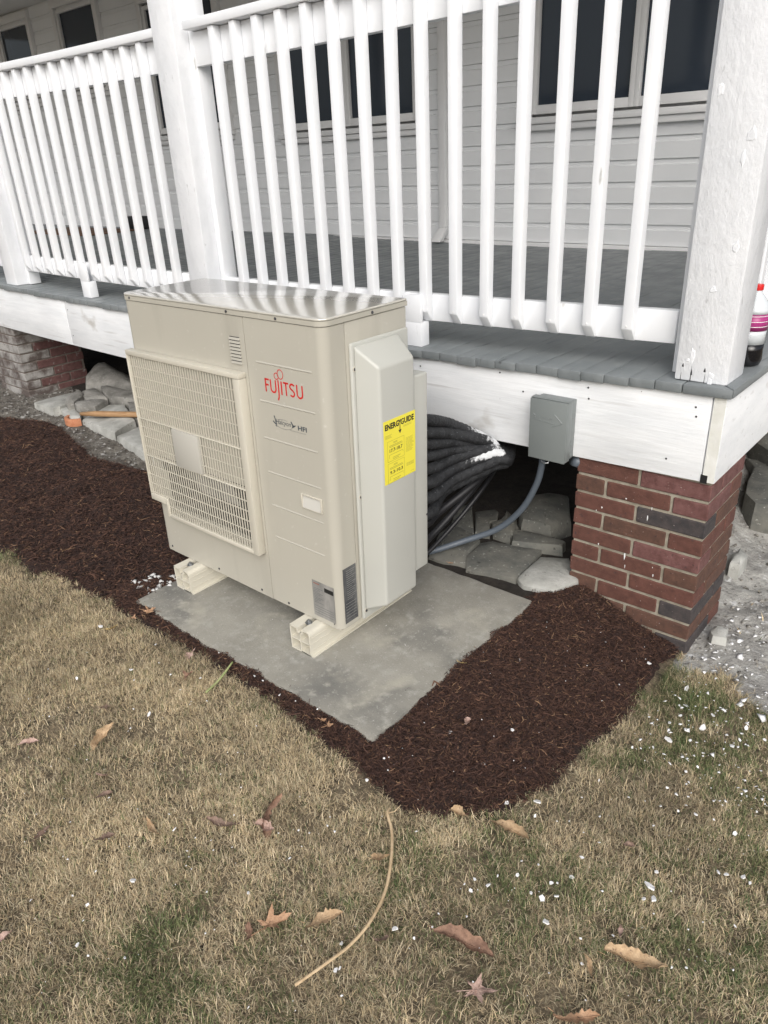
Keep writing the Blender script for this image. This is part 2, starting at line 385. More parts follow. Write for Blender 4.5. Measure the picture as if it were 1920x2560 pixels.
sheet('shade_toned_dirt', [(-11, 1.25), (-1.0, 1.1), (-.9, .66), (.33, .66), (.5, .95), (.79, 1.2), (.62, 1.3), (.3, 2.4), (.3, 4.15), (-11, 4.15)], M['shade_toned_dirt'], .04, .013, .006, kind='structure')
RUB = [(-5.2, .78), (-4.2, .55), (-3.8, .60), (-3.4, .72), (-3.2, .70), (-2.9, .60), (-2.5, .50), (-1.6, .58), (-.95, .64), (-1.0, 1.1), (-5.2, 1.3)]
M['rubble'] = mat('rubble_dirt', (.08, .068, .056), (.20, .185, .16), 14, .95, bump=.012, bscale=60, speck=[((.45, .44, .42), 30, .60, .70, (1, 1, 1)), ((.05, .04, .035), 35, .55, .7, (1, 1, 1))])
sheet('gravel', RUB, M['rubble'], .03, .012, .02, kind='structure')
def scatter_lumps(name, poly, n, r0, r1, m, seed, flat=.6, dz=.012, **kw):
    """small faceted lumps or flakes joined into one piece of ground cover"""
    g = np.random.default_rng(seed); P = np.array(poly); lo = P.min(0); hi = P.max(0)
    x = g.uniform(lo[0], hi[0], n * 5); y = g.uniform(lo[1], hi[1], n * 5); k = inside(x, y, poly); x = x[k][:n]; y = y[k][:n]; n = len(x)
    r = r0 + (r1 - r0) * g.random(n) ** 2.2
    base = np.array([[1, 0, 0], [-.5, .87, 0], [-.5, -.87, 0], [.2, .2, 1], [.0, -.1, -1], [.6, .75, .1]])
    V = base[None] * g.uniform(.6, 1.3, (n, 6, 1)) * r[:, None, None]; V[:, :, 2] *= flat
    a = g.uniform(0, 6.28, n); ca, sa = np.cos(a)[:, None], np.sin(a)[:, None]
    Vx = V[:, :, 0] * ca - V[:, :, 1] * sa; Vy = V[:, :, 0] * sa + V[:, :, 1] * ca; tilt = g.normal(0, .25, (n, 2))
    Vz = V[:, :, 2] + Vx * tilt[:, :1] + Vy * tilt[:, 1:]
    V = np.stack([Vx + x[:, None], Vy + y[:, None], Vz + (H(x, y) + dz + r * .2)[:, None]], 2)
    b = (np.arange(n) * 6)[:, None]
    F = np.concatenate([b + np.array([q]) for q in ((0, 5, 3), (5, 1, 3), (1, 2, 3), (2, 0, 3), (5, 0, 4), (1, 5, 4), (2, 1, 4), (0, 2, 4))])
    return link(name, npmesh(name, V.reshape(-1, 3), F), m, kind='stuff', **kw)
scatter_lumps('pebbles', GRAV, 5200, .003, .014, M['pebble'], 11, label='loose grey pebbles and crumbs on the dusty ground right of the brick pier', cat='gravel')
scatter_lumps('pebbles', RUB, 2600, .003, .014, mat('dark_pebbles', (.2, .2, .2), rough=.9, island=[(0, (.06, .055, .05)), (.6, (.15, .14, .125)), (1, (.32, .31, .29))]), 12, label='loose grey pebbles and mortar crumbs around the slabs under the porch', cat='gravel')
GF = [(.86, .86), (.84, 1.35), (1.9, 2.2), (2.2, 1.2), (1.35, .72), (1.1, .70)]
scatter_lumps('paint_flakes', GF, 1100, .002, .017, M['flake'], 13, flat=.12, dz=.02, label='white paint flakes scattered on the dusty gravel by the pier', cat='paint flakes')
GF2 = [(.82, .50), (.86, .86), (1.1, .72), (1.5, .75), (1.5, .2), (1.2, -.15), (.85, .1)]
scatter_lumps('paint_flakes', [(.84, .30), (.86, .80), (1.15, .60), (1.35, .35), (1.1, .15)], 150, .002, .009, M['flake'], 14, flat=.2, dz=.045, label='fine white paint flakes caught in the green grass below the pier', cat='paint flakes')
LAWNF = [(-1.2, -.5), (-.6, -.35), (.6, -.4), (.9, .2), (1.3, .3), (1.4, -.3), (.9, -.75), (.3, -1.2), (-.2, -1.0)]
scatter_lumps('paint_flakes', LAWNF, 170, .0014, .0042, M['flake'], 15, flat=.3, dz=.026, label='tiny specks of white paint sprinkled over the dry lawn', cat='paint flakes')
scatter_lumps('paint_flakes', MULCH_R, 55, .0018, .0045, M['flake'], 16, flat=.3, dz=.035, label='tiny white paint specks on the mulch in front of the pier', cat='paint flakes')
scatter_lumps('paint_flakes', [(-.84, -.2), (.31, -.2), (.31, .6), (.0, .6), (-.84, -.1)], 14, .0012, .003, M['flake'], 17, flat=.3, dz=.04, label='few tiny pale specks on the concrete pad', cat='paint flakes')
scatter_lumps('pebbles', [(-1.02, -.16), (-.86, -.18), (-.84, .12), (-.95, .1)], 60, .006, .018, mat('crumbs', (.45, .45, .44), (.62, .62, .61), 30, .9), 18, dz=.03, label='small pile of pale grey mortar crumbs at the left end of the pad', cat='rubble')

# ---------------------------------------------------------------- lawn
def lawn():
    g = np.random.default_rng(3)
    def pts(n, x0, x1, y0, y1): return np.stack([g.uniform(x0, x1, n), g.uniform(y0, y1, n)], 1)
    VIS = [(0.20, -1.36), (1.55, -.30), (1.40, 1.0), (.7, 1.0), (-1.0, .2), (-1.75, -.2), (-1.75, -.62)]
    near = pts(1000000, -1.75, 1.75, -1.45, 1.0)
    near = near[inside(near[:, 0], near[:, 1], VIS)]
    far = pts(1600000, -6.0, 5.0, -4.0, 2.6)
    far = far[~inside(far[:, 0], far[:, 1], VIS)]
    d = edged(far[:, 0], far[:, 1], VIS); pf = .018 / .19 + np.exp(-d / .16) * .9
    k = g.random(len(far)) < pf * (1 if True else 1); far = far[k]; pf = np.clip(pf[k], .05, 1)
    p = np.concatenate([near, far]); x, y = p[:, 0], p[:, 1]
    wide = np.concatenate([np.ones(len(near)), np.clip((1 / (pf * .19)) ** .5, 1, 4.2)])
    j = (vnoise(x, y, 22, 31) - .5) * .07 + (vnoise(x, y, 70, 32) - .5) * .035
    ok = ~inside(x + j, y + j, MULCH_R) & ~inside(x, y + j, MULCH_L) & ~inside(x, y, [(-.9, -.25), (.345, -.25), (.345, .7), (-.9, .7)])
    ok &= ~((x > -11) & (x < .83) & (y > .95)) & ~inside(x, y, RUB) & ~((x < -1.5) & (y > .45))
    ok &= ~(inside(x + j, y + j, GRAV) & (g.random(len(x)) > .04))
    ok &= ~((y > .62) & (x < .80)); ok &= ~(y > 1.9 - .0 * x)
    bare = vnoise(x, y, 5, 40) * .5 + vnoise(x, y, 17, 41) * .5
    ok &= g.random(len(x)) < np.clip(1.5 - bare * 1.6, .15, 1)
    em = edged(x, y, MULCH_R); ok &= g.random(len(x)) < np.where(x < .45, .42 + .58 * sst(.0, .13, em), .7 + .3 * sst(0, .04, em))
    x, y, wide = x[ok], y[ok], wide[ok]; n = len(x)
    gre = vnoise(x, y, 3.2, 50) * .38 + vnoise(x, y, 9, 51) * .34 + vnoise(x, y, 27, 52) * .28
    gre = gre + .36 * np.exp(-((x - .93) ** 2 + (y - .62) ** 2) / .05) + .19 * sst(.1, 1.2, x - .3 * y) - .12 * np.exp(-((x + .7) ** 2 + (y + .5) ** 2) / .15)
    gre = gre + .25 * np.exp(-((x + 1.75) ** 2 + (y + .36) ** 2) / .02) + .3 * np.exp(-((x - .90) ** 2 + (y - .99) ** 2) / .004)
    clump = vnoise(x, y, 26, 60) * .6 + vnoise(x, y, 60, 61) * .4
    tall = 1 + .9 * np.exp(-((x - .90) ** 2 + (y - .66) ** 2) / .02)
    L = g.uniform(.009, .031, n) * (.6 + clump * .8) * tall
    w = g.uniform(.00035, .00095, n) * wide; L = L * (1 + .18 * (wide - 1))
    dirf = vnoise(x, y, 9, 70) * 14.0
    a = dirf + g.normal(0, 1.9, n); lean = np.clip(np.abs(g.normal(1.12, .40, n)), 0, 1.6)
    isg = g.random(n) < np.clip((gre - .535) * 2.2, .06, .8)
    lean = np.where(isg, lean * .75, lean)
    dx, dy = np.cos(a), np.sin(a); sx, sy = -dy, dx
    z0 = H(x, y) + (vnoise(x, y, 9, 1) - .5) * .014 + (vnoise(x, y, 30, 2) - .5) * .006 - .006 + clump * .012
    l1, l2 = lean * .6, np.clip(lean * 1.35, 0, 1.75)
    mx = x + dx * np.sin(l1) * L * .5; my = y + dy * np.sin(l1) * L * .5; mz = z0 + np.cos(l1) * L * .5
    tx = mx + dx * np.sin(l2) * L * .5; ty = my + dy * np.sin(l2) * L * .5; tz = mz + np.cos(l2) * L * .5
    V = np.empty((n, 5, 3), np.float32)
    V[:, 0] = np.stack([x - sx * w, y - sy * w, z0], 1); V[:, 1] = np.stack([x + sx * w, y + sy * w, z0], 1)
    V[:, 2] = np.stack([mx - sx * w * .8, my - sy * w * .8, mz], 1); V[:, 3] = np.stack([mx + sx * w * .8, my + sy * w * .8, mz], 1)
    V[:, 4] = np.stack([tx, ty, tz], 1)
    straw = np.array([[.66, .555, .385], [.56, .455, .295], [.45, .36, .235], [.32, .25, .16], [.60, .475, .29], [.46, .405, .27]])
    green = np.array([[.12, .155, .06], [.085, .125, .05], [.17, .19, .085], [.22, .225, .11]])
    c = np.where(isg[:, None], green[g.integers(0, 4, n)], straw[g.integers(0, 6, n)])
    patch = vnoise(x, y, 4, 80) * .6 + vnoise(x, y, 11, 81) * .4
    c = c * (.60 + .74 * patch)[:, None] * g.uniform(.8, 1.2, (n, 1))
    cols = np.repeat(c, 5, 0)
    b = (np.arange(n) * 5)[:, None]
    F4 = b + np.array([[0, 1, 3, 2]]); F3 = b + np.array([[2, 3, 4]])
    me = npmesh('lawn', V.reshape(-1, 3), [F4, F3], cols)
    link('lawn', me, M['grass'], kind='stuff', label='short dry winter lawn, straw brown with green patches', cat='grass')
lawn()
# ---------------------------------------------------------------- concrete pad
pad = MB()
def ragged(p, q, n, amp, seed):
    g = random.Random(seed); o = []
    for i in range(n):
        t = i / n; x = p[0] + (q[0] - p[0]) * t; y = p[1] + (q[1] - p[1]) * t
        k = 0 if i == 0 else g.uniform(-amp, amp)
        dx, dy = q[0] - p[0], q[1] - p[1]; l = math.hypot(dx, dy); o.append((x - dy / l * k, y + dx / l * k))
    return o
pl = ragged((-.879, -.232), (.333, -.233), 40, .0025, 1) + ragged((.333, -.233), (.327, .658), 30, .003, 2) + ragged((.327, .658), (-.879, .66), 30, .003, 3) + ragged((-.879, .66), (-.879, -.232), 24, .003, 4)
pad.prism(pl, -.045, .05)
pad.build('concrete_pad', M['conc'], bevel=.006, seg=2, label='weathered grey concrete slab under the heat pump', cat='concrete slab')

# ---------------------------------------------------------------- loose stones
def stone(poly, z0, z1, m, seed, label, group='broken slabs and stones under the porch', name='flagstone', dome=0.0):
    g = random.Random(seed); cx = sum(p[0] for p in poly) / len(poly); cy = sum(p[1] for p in poly) / len(poly)
    ring = []
    for i in range(len(poly)):
        p, q = poly[i], poly[(i + 1) % len(poly)]
        ring.append((p[0] - cx, p[1] - cy)); ring.append(((p[0] + q[0]) / 2 - cx + g.uniform(-.006, .006), (p[1] + q[1]) / 2 - cy + g.uniform(-.006, .006)))
    n = len(ring); v = []
    sx, sy = g.uniform(-.06, .06), g.uniform(-.06, .06)
    for k, (s, z) in enumerate(((1.0, 0), (1.03, (z1 - z0) * .55), (1.0, z1 - z0), (.93, z1 - z0 + .004 + dome * .35), (.55, z1 - z0 + .006 + dome * .8))):
        for x, y in ring: v.append((x * s, y * s, z + (sx * x + sy * y if k > 1 else 0) + g.uniform(-.0025, .0025)))
    v.append((0, 0, z1 - z0 + .006 + dome))
    f = [tuple(range(n))[::-1]]
    for k in range(4):
        for i in range(n): f.append((k * n + i, k * n + (i + 1) % n, (k + 1) * n + (i + 1) % n, (k + 1) * n + i))
    for i in range(n): f.append((4 * n + i, 4 * n + (i + 1) % n, 5 * n))
    mb = MB().add(v, f); me = mb.mesh(name)
    for p in me.polygons: p.use_smooth = True
    auto(me, 40)
    o = link(name, me, m, label=label, cat='stone', group=group); o.location = (cx, cy, z0); return o
SR = [([(-0.07, 0.811), (-0.091, 0.941), (-0.049, 0.981), (0.039, 0.992), (0.164, 1.01), (0.198, 0.754), (-0.004, 0.715)], .03, 'stone', 'large flat slate slab lying just behind the right back corner of the pad', 0),
 ([(0.197, 0.77), (0.178, 0.981), (0.273, 1.04), (0.386, 0.90), (0.354, 0.765), (0.247, 0.737)], .02, 'palestone', 'rough pale crumbly slab wedged between the slate slab and the brick pier', .006),
 ([(-0.001, 1.059), (-0.012, 1.095), (0.226, 1.096), (0.239, 1.045), (0.041, 0.983)], .055, 'stone', 'narrow brick-shaped stone lying behind the slate slab', 0),
 ([(-0.091, 1.271), (-0.111, 1.357), (-0.043, 1.443), (0.052, 1.459), (0.18, 1.232), (0.145, 1.121), (0.01, 1.111)], .07, 'stone', 'big rounded boulder in the shade left of the brick pier', .05),
 ([(-0.281, 1.187), (-0.216, 1.258), (-0.18, 1.233), (-0.139, 1.153), (-0.141, 1.093), (-0.085, 1.01), (-0.142, 0.98)], .03, 'stone', 'upright-looking grey stone under the end of the grey conduit', 0),
 ([(-0.191, 0.714), (-0.278, 0.905), (-0.294, 1.02), (-0.14, 0.97), (-0.095, 0.948), (-0.066, 0.804), (-0.024, 0.737), (-0.111, 0.712)], .022, 'stone', 'cracked flat slab beneath the lower end of the grey conduit', 0),
 ([(-0.375, 1.172), (-0.316, 1.213), (-0.155, 0.993), (-0.208, 0.988), (-0.294, 1.02)], .03, 'stone', 'dark triangular stone beside the black pipes', 0),
 ([(-0.134, 1.098), (-0.125, 1.163), (-0.162, 1.271), (-0.069, 1.203), (-0.011, 1.129), (0.016, 1.007), (-0.073, 1.018)], .035, 'stone', 'medium pointed stone in front of the rounded boulder', .01)]
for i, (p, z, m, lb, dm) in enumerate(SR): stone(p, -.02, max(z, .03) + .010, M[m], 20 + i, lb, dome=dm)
SL = [([(-3.777, 0.8), (-3.816, 0.898), (-3.822, 1.123), (-3.696, 1.228), (-3.662, 1.07), (-3.494, 0.886), (-3.468, 0.834), (-3.472, 0.786)], .07, 'palestone', 'large dusty slab at the foot of the left brick pier', 0),
 ([(-3.444, 0.872), (-3.532, 0.932), (-3.623, 1.069), (-3.532, 1.052), (-3.457, 1.003), (-3.357, 0.883), (-3.375, 0.848)], .115, 'rubblestone', 'oval grey stone lying on the dusty slab by the left pier', .01),
 ([(-3.332, 0.876), (-3.373, 0.917), (-3.302, 1.054), (-3.255, 1.073), (-3.191, 0.944), (-3.216, 0.862)], .11, 'rubblestone', 'thin wedge-shaped stone left of the wooden handle', 0),
 ([(-3.627, 1.091), (-3.631, 1.19), (-3.46, 1.147), (-3.302, 1.101), (-3.401, 0.992), (-3.517, 1.037)], .10, 'rubblestone', 'brownish stone behind the oval grey stone', .01),
 ([(-3.869, 1.255), (-4.046, 1.43), (-4.013, 1.509), (-3.664, 1.464), (-3.465, 1.45), (-3.302, 1.345), (-3.573, 1.227), (-3.711, 1.166)], .10, 'rubblestone', 'long mounded stone in the shade right of the left pier', .10),
 ([(-3.115, 0.799), (-3.191, 0.944), (-3.264, 1.079), (-3.161, 1.144), (-2.996, 1.069), (-2.741, 0.96), (-2.681, 0.822), (-2.64, 0.755)], .075, 'palestone', 'large pale slab under the wooden handle', 0),
 ([(-2.62, 0.755), (-2.70, 0.94), (-2.69, 1.002), (-2.1, 0.95), (-1.9, .7), (-2.2, 0.66)], .07, 'palestone', 'pale slab disappearing behind the left side of the heat pump', 0),
 ([(-3.542, 1.195), (-3.528, 1.229), (-3.145, 1.272), (-3.017, 1.19), (-3.322, 1.113)], .12, 'rubblestone', 'long narrow dark stone behind the pale slab', 0),
 ([(-3.103, 1.135), (-3.017, 1.19), (-2.697, 1.1), (-2.66, 0.969), (-2.884, 1.011)], .09, 'rubblestone', 'small grey stone behind the wooden handle', 0),
 ([(-3.493, 0.841), (-3.494, 0.886), (-3.332, 0.876), (-3.208, 0.845), (-3.142, 0.802), (-3.185, 0.76)], .07, 'palestone', 'pale stone just above the terracotta fragment', 0)]
for i, (p, z, m, lb, dm) in enumerate(SL): stone(p, -.01, z, M[m], 40 + i, lb, dome=dm)
SP = [([(.56, 3.0), (.36, 2.9), (0.467, 2.70), (0.536, 2.59), (.70, 2.434), (1.1, 2.7), (1.0, 3.1)], .10, 'stone', 'large grey block behind the pier, upper one', .02),
 ([(0.50, 2.564), (0.569, 2.46), (0.603, 2.256), (0.644, 2.076), (0.713, 1.984), (.80, 2.0), (1.15, 2.1), (1.1, 2.45), (.8, 2.6)], .03, 'stone', 'large flat block behind the pier, lower one', .0),
 ([(0.742, 1.60), (0.75, 1.689), (0.80, 1.63), (0.80, 1.52), (.76, 1.52)], -.06, 'palestone', 'small pale stone against the right side of the pier', .02),
 ([(0.847, 1.048), (0.854, 1.086), (0.895, 1.095), (0.91, 1.03), (0.866, 1.012)], -.085, 'palestone', 'small pale angular stone on the dusty gravel near the pier corner', .005)]
for i, (p, z, m, lb, dm) in enumerate(SP): stone(p, -.16, z, M[m], 60 + i, lb, group='stones on the ground right of the pier', dome=dm)
tl = MB()
arc = [(math.cos(a) * .085, math.sin(a) * .085) for a in np.linspace(math.radians(195), math.radians(345), 12)] + [(math.cos(a) * .062, math.sin(a) * .062) for a in np.linspace(math.radians(345), math.radians(195), 12)]
o = tl.prism(arc, 0, .05).build('terracotta_fragment', M['tile'], bevel=.004, label='curved orange terracotta fragment at the mulch edge', cat='tile fragment'); o.location = (-3.18, .805, .03)
# wooden handle
st = MB().tube([(-3.12, .80, .105), (-3.02, .855, .108), (-2.6, 1.06, .118), (-2.2, 1.26, .125)], [.012, .019, .019, .019], 12)
st.build('wooden_handle', M['wood'], smooth=True, label='orange wooden tool handle lying on the pale slabs left of the heat pump', cat='tool handle')

# ---------------------------------------------------------------- brick piers
CH = .0677
def brickmesh(l, d, h, seed, rag=.0012):
    g = random.Random(seed); mb = MB().box(0, l, 0, d, 0, h)
    mb.v = [(x + g.uniform(-rag, rag), y + g.uniform(-rag, rag), z + g.uniform(-rag, rag)) for x, y, z in mb.v]
    me = mb.mesh('brick', bevel=.003, seg=1)
    return me
BM = {}
def bmesh_for(l, d, k): 
    key = (round(l, 3), round(d, 3), k)
    if key not in BM: BM[key] = brickmesh(l, d, .057, hash(key) & 0xffff)
    return BM[key]
def pier(name, x0, x1, y0, y1, ztop, n, mats, mortar, label, cols=None, frontmat=None):
    e = empty(name, (x0, y0, ztop - n * CH), label=label, cat='brick pier')
    w, d = x1 - x0, y1 - y0; B = .107; J = .0105; Lb = 2 * B + J
    MB().box(.006, w - .006, .006, d - .006, -.12, n * CH).build('mortar_core', mortar, e)
    g = random.Random(5)
    def put(x, y, l, dd, r, m, k):
        o = bpy.data.objects.new('brick', bmesh_for(l, dd, k)); COL.objects.link(o)
        o.parent = e; o.location = (x, y, r * CH + .005)
        o.data.materials.clear() if False else None
        if not o.data.materials: o.data.materials.append(m)
        o.material_slots[0].link = 'OBJECT'; o.material_slots[0].material = m
    for i in range(n):
        r = n - 1 - i; row = (cols[i] if cols and i < len(cols) else None)
        off = i % 2
        xs = [0.0, Lb + J, w] if off == 0 else [0.0, B + J, B + J + Lb + J, w]
        if off == 0: segs = [(0, Lb), (Lb + J, w)]
        else: segs = [(0, B), (B + J, B + J + Lb), (B + J + Lb + J, w)]
        for k, (a, b) in enumerate(segs):
            m = BR[row[k]] if row else mats[g.randrange(len(mats))]
            if frontmat: m = frontmat
            last = k == len(segs) - 1
            # the corner brick runs back into the pier
            dd = (Lb if off else B) if last else B
            put(a, 0, b - a, dd, r, m, (i * 3 + k) % 4)
        y = (Lb if off else B) + J; k = 0
        while y < d - .02:
            l = min(Lb, d - y); m = (BR[row[3 + k]] if row and len(row) > 3 + k else mats[g.randrange(len(mats))])
            put(w - B, y, B, l, r, m, (i + k) % 4); y += l + J; k += 1
        # left side, seen only from beside the pier
        y = B + J
        while y < d - .02:
            l = min(Lb, d - y); put(0, y, B, l, r, mats[g.randrange(len(mats))], (i + k) % 4); y += l + J; k += 1
    return e
R_, B_, D_, P_, M_ = 0, 1, 2, 3, 4
cols = [(M_, P_, 0, P_, M_), (B_, M_, P_, M_, R_), (R_, D_, 0, B_, M_), (R_, B_, R_, R_, B_), (M_, P_, 0, B_, M_), (M_, M_, B_, B_, M_), (M_, R_, 0, B_, M_), (B_, M_, D_, D_, M_), (B_, B_, 0, B_, M_), (B_, B_, D_, M_, M_)]
pr = pier('brick_pier', .3439, .8119, .905, 1.25, .5329 + S(.58) - .003, 12, BR, M['mortar'], 'red brick pier with pale mortar under the right corner of the porch', cols)
for k, (x, z, hh) in enumerate([(.63, .409, .014), (.619, .370, .022), (.452, .365, .008), (.432, .348, .007), (.452, .216, .010), (.554, .198, .030), (.559, .158, .016), (.663, .156, .012), (.537, .422, .006), (.658, .187, .006)]):
    w = .0014 + .0008 * (k % 3)
    o = MB().add([(x - w, .9028, z), (x, .9022, z - hh * .55), (x + w, .9028, z), (x + w * .8, .9022, z + hh * .45), (x - w * .8, .9022, z + hh * .45)], [(0, 1, 2, 3, 4)]).build('paint_drip', M['flake'], fix=False)
    o.parent = pr; o.matrix_parent_inverse = Matrix.Translation(pr.location).inverted()
pier('brick_pier', -4.56, -4.10, .915, 1.40, .5329 + S(-4.3) - .003, 9, [BRD], M['mortard'], 'dim brick pier with whitewashed front at the far left under the porch', frontmat=BRW)

# ---------------------------------------------------------------- porch floor and skirting
deck = empty('porch_floor', (-2, 2.5, .8), label='grey painted wooden porch floor on a white skirt of boards', cat='porch')
def rel(o, e=None): 
    return o
DZ = .847; LIP = .031; BW = .0845; X1 = .8185; DX1 = .836
bd_meshes = []
for k in range(5):
    g = random.Random(k)
    mb = MB(); n = 1; w = BW - .0006 - .001 * (k % 3)
    y0 = .8734 + g.uniform(-.003, .003); zt = g.uniform(-.0008, .0008)
    mb.prism([(0, y0 + g.uniform(-.002, .002)), (w * .3, y0 + g.uniform(-.002, .002)), (w * .65, y0 + g.uniform(-.002, .002)), (w, y0 + g.uniform(-.002, .002)), (w, 4.195), (0, 4.195)], -LIP + g.uniform(-.003, .002), zt)
    me = mb.mesh('deck_board', bevel=.0032, seg=2)
    for p in me.polygons: p.use_smooth = True
    auto(me); me.materials.append(M['deck']); bd_meshes.append(me)
x = .60; i = 0
while x > -11.6:
    o = bpy.data.objects.new('deck_board', bd_meshes[(i * 7) % 5]); COL.objects.link(o); o.parent = deck
    o.location = (x + 2, -2.5, DZ + S(x + .04) - .8); x -= BW; i += 1
def dparent(o): o.parent = deck; o.matrix_parent_inverse = Matrix.Translation((2, -2.5, -.8)); return o
# edge boards at the corner, laid the other way and mitred
dparent(sag(MB().prism([(.6868, .8734), (DX1, .8734), (DX1 - .14, 1.02), (DX1 - .14, 1.5), (.6868, 1.5)], DZ - LIP, DZ)).build('corner_board', M['deck'], bevel=.005))
dparent(sag(MB().prism([(DX1, .878), (DX1, 4.195), (.6868, 4.195), (.6868, 1.503), (DX1 - .137, 1.503), (DX1 - .137, 1.024)], DZ - LIP, DZ)).build('edge_board', M['deck'], bevel=.005))
def fboard(x0, x1, z0=.5329, z1=DZ - LIP - .0015, y0=.891, t=.036, nm='skirt_board'):
    n = max(2, int((x1 - x0) / .25)); mb = MB().xbox(x0, x1, y0, y0 + t, z0, z1, n); return dparent(sag(mb).build(nm, M['fascia'], bevel=.0025))
fboard(-3.188, .7755); fboard(-6.2, -3.1925); fboard(-11.5, -6.204)
o = dparent(sag(MB().xbox(.7785, X1, .8925, 4.19, .5329, DZ - LIP - .0015, 2)).build('side_skirt_board', M['fascia'], bevel=.0025))
MB().box(.781, .8165, .8905, .8922, .5345 + S(.8), DZ - LIP - .004 + S(.8)); dparent(MB().box(.781, .8165, .8905, .8922, .5345 + S(.8), DZ - LIP - .004 + S(.8)).build('board_end', M['endgrain']))
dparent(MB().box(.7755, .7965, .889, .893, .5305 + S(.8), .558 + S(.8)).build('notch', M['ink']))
# beam and joists under the floor keep the crawl space dark
dparent(sag(MB().xbox(-11.4, .775, .93, 1.01, .58, DZ - LIP - .003, 30)).build('front_beam', M['wood'], bevel=.003))
for k in range(26):
    xx = .62 - .45 * k; dparent(MB().box(xx - .02, xx + .02, 1.012, 4.15, .64 + S(xx), DZ - LIP - .004 + S(xx)).build('joist', M['wood']))
# nail heads on the skirt
nm = MB().lathe([(.0035, 0), (.0035, .001)], 8).mesh('nail'); nm.materials.append(M['screw'])
for (x, z) in [(.12, .742), (.37, .79), (.375, .752), (.73, .775), (.735, .745), (.02, .80), (-.35, .78), (-3.16, .76), (-3.16, .60), (.66, .59), (-1.3, .78)]:
    o = bpy.data.objects.new('nail', nm); COL.objects.link(o); dparent(o); o.location = (x, .8905, z + S(x)); o.rotation_euler = (math.pi / 2, 0, 0)

# ---------------------------------------------------------------- posts
def post(x0, x1, label, y0=.908, y1=1.0618, zb=None, nail=(1, 0)):
    z0 = DZ + S((x0 + x1) / 2) + .001
    e = empty('porch_post', ((x0 + x1) / 2, (y0 + y1) / 2, z0), label=label, cat='post', group='white square porch posts')
    hw, hd = (x1 - x0) / 2, (y1 - y0) / 2
    mb = MB(); N = 24
    ring = [(-hw, -hd), (hw, -hd), (hw, hd), (-hw, hd)]
    MB().prism(ring, 0, 2.46).build('shaft', M['post'], e, bevel=.006, seg=2)
    if nail[0]: MB().box(-hw - .036, -hw - .001, .0, .075, 0, 1.40).build('nailer_board', M['rail'], e, bevel=.003)
    if nail[1]: MB().box(hw + .001, hw + .036, .0, .075, 0, 1.40).build('nailer_board', M['rail'], e, bevel=.003)
    return e
p1 = post(.6452, .8048, 'thick white corner post with rough peeling paint at right edge', nail=(1, 0))
MB().box(-.02, .055, .0775, .115, 0, 1.40).build('nailer_board', M['rail'], p1, bevel=.003)
for dx, dz, hh, w in [(-.060, .0, .026, .0022), (-.057, .042, .012, .006), (-.030, .0, .05, .003), (-.029, .02, .018, .006), (.012, .0, .030, .0022), (.010, .034, .013, .007)]:
    MB().add([(dx - w / 2, -.0774, dz), (dx + w / 2, -.0774, dz), (dx + w * .3, -.0774, dz + hh * .6), (dx, -.0774, dz + hh), (dx - w * .4, -.0774, dz + hh * .5)], [(0, 1, 2, 3, 4)]).build('crack', M['screw'], p1, fix=False)
gg = random.Random(4)
for k in range(10):   # lumps of old paint left on the face
    cx, cz = gg.uniform(-.07, .05), gg.choice([.03, .05, .25, .3, .34, .42, .6, .7, .8, 1.0, 1.1]) + gg.uniform(-.03, .03); rx, rz = gg.uniform(.004, .014), gg.uniform(.004, .03)
    ring = [(cx + rx * math.cos(t) * gg.uniform(.5, 1.2), cz + rz * math.sin(t) * gg.uniform(.5, 1.2)) for t in np.linspace(0, 5.7, 9)]
    v = [(a, -.0768, c) for a, c in ring] + [(cx + (a - cx) * .7, -.0784, cz + (c - cz) * .7) for a, c in ring]
    MB().add(v, [tuple(range(9, 18))] + [(i, (i + 1) % 9, 9 + (i + 1) % 9, 9 + i) for i in range(9)]).build('paint_lump', M['post'], p1, smooth=False)
post(-1.842, -1.682, 'smooth white post behind the left half of the heat pump', nail=(0, 1))
post(-3.98, -3.82, 'white post at the far left edge of the porch', nail=(0, 1))
post(-6.1, -5.94, 'white post farther along the porch, outside the left of the picture', nail=(0, 0))

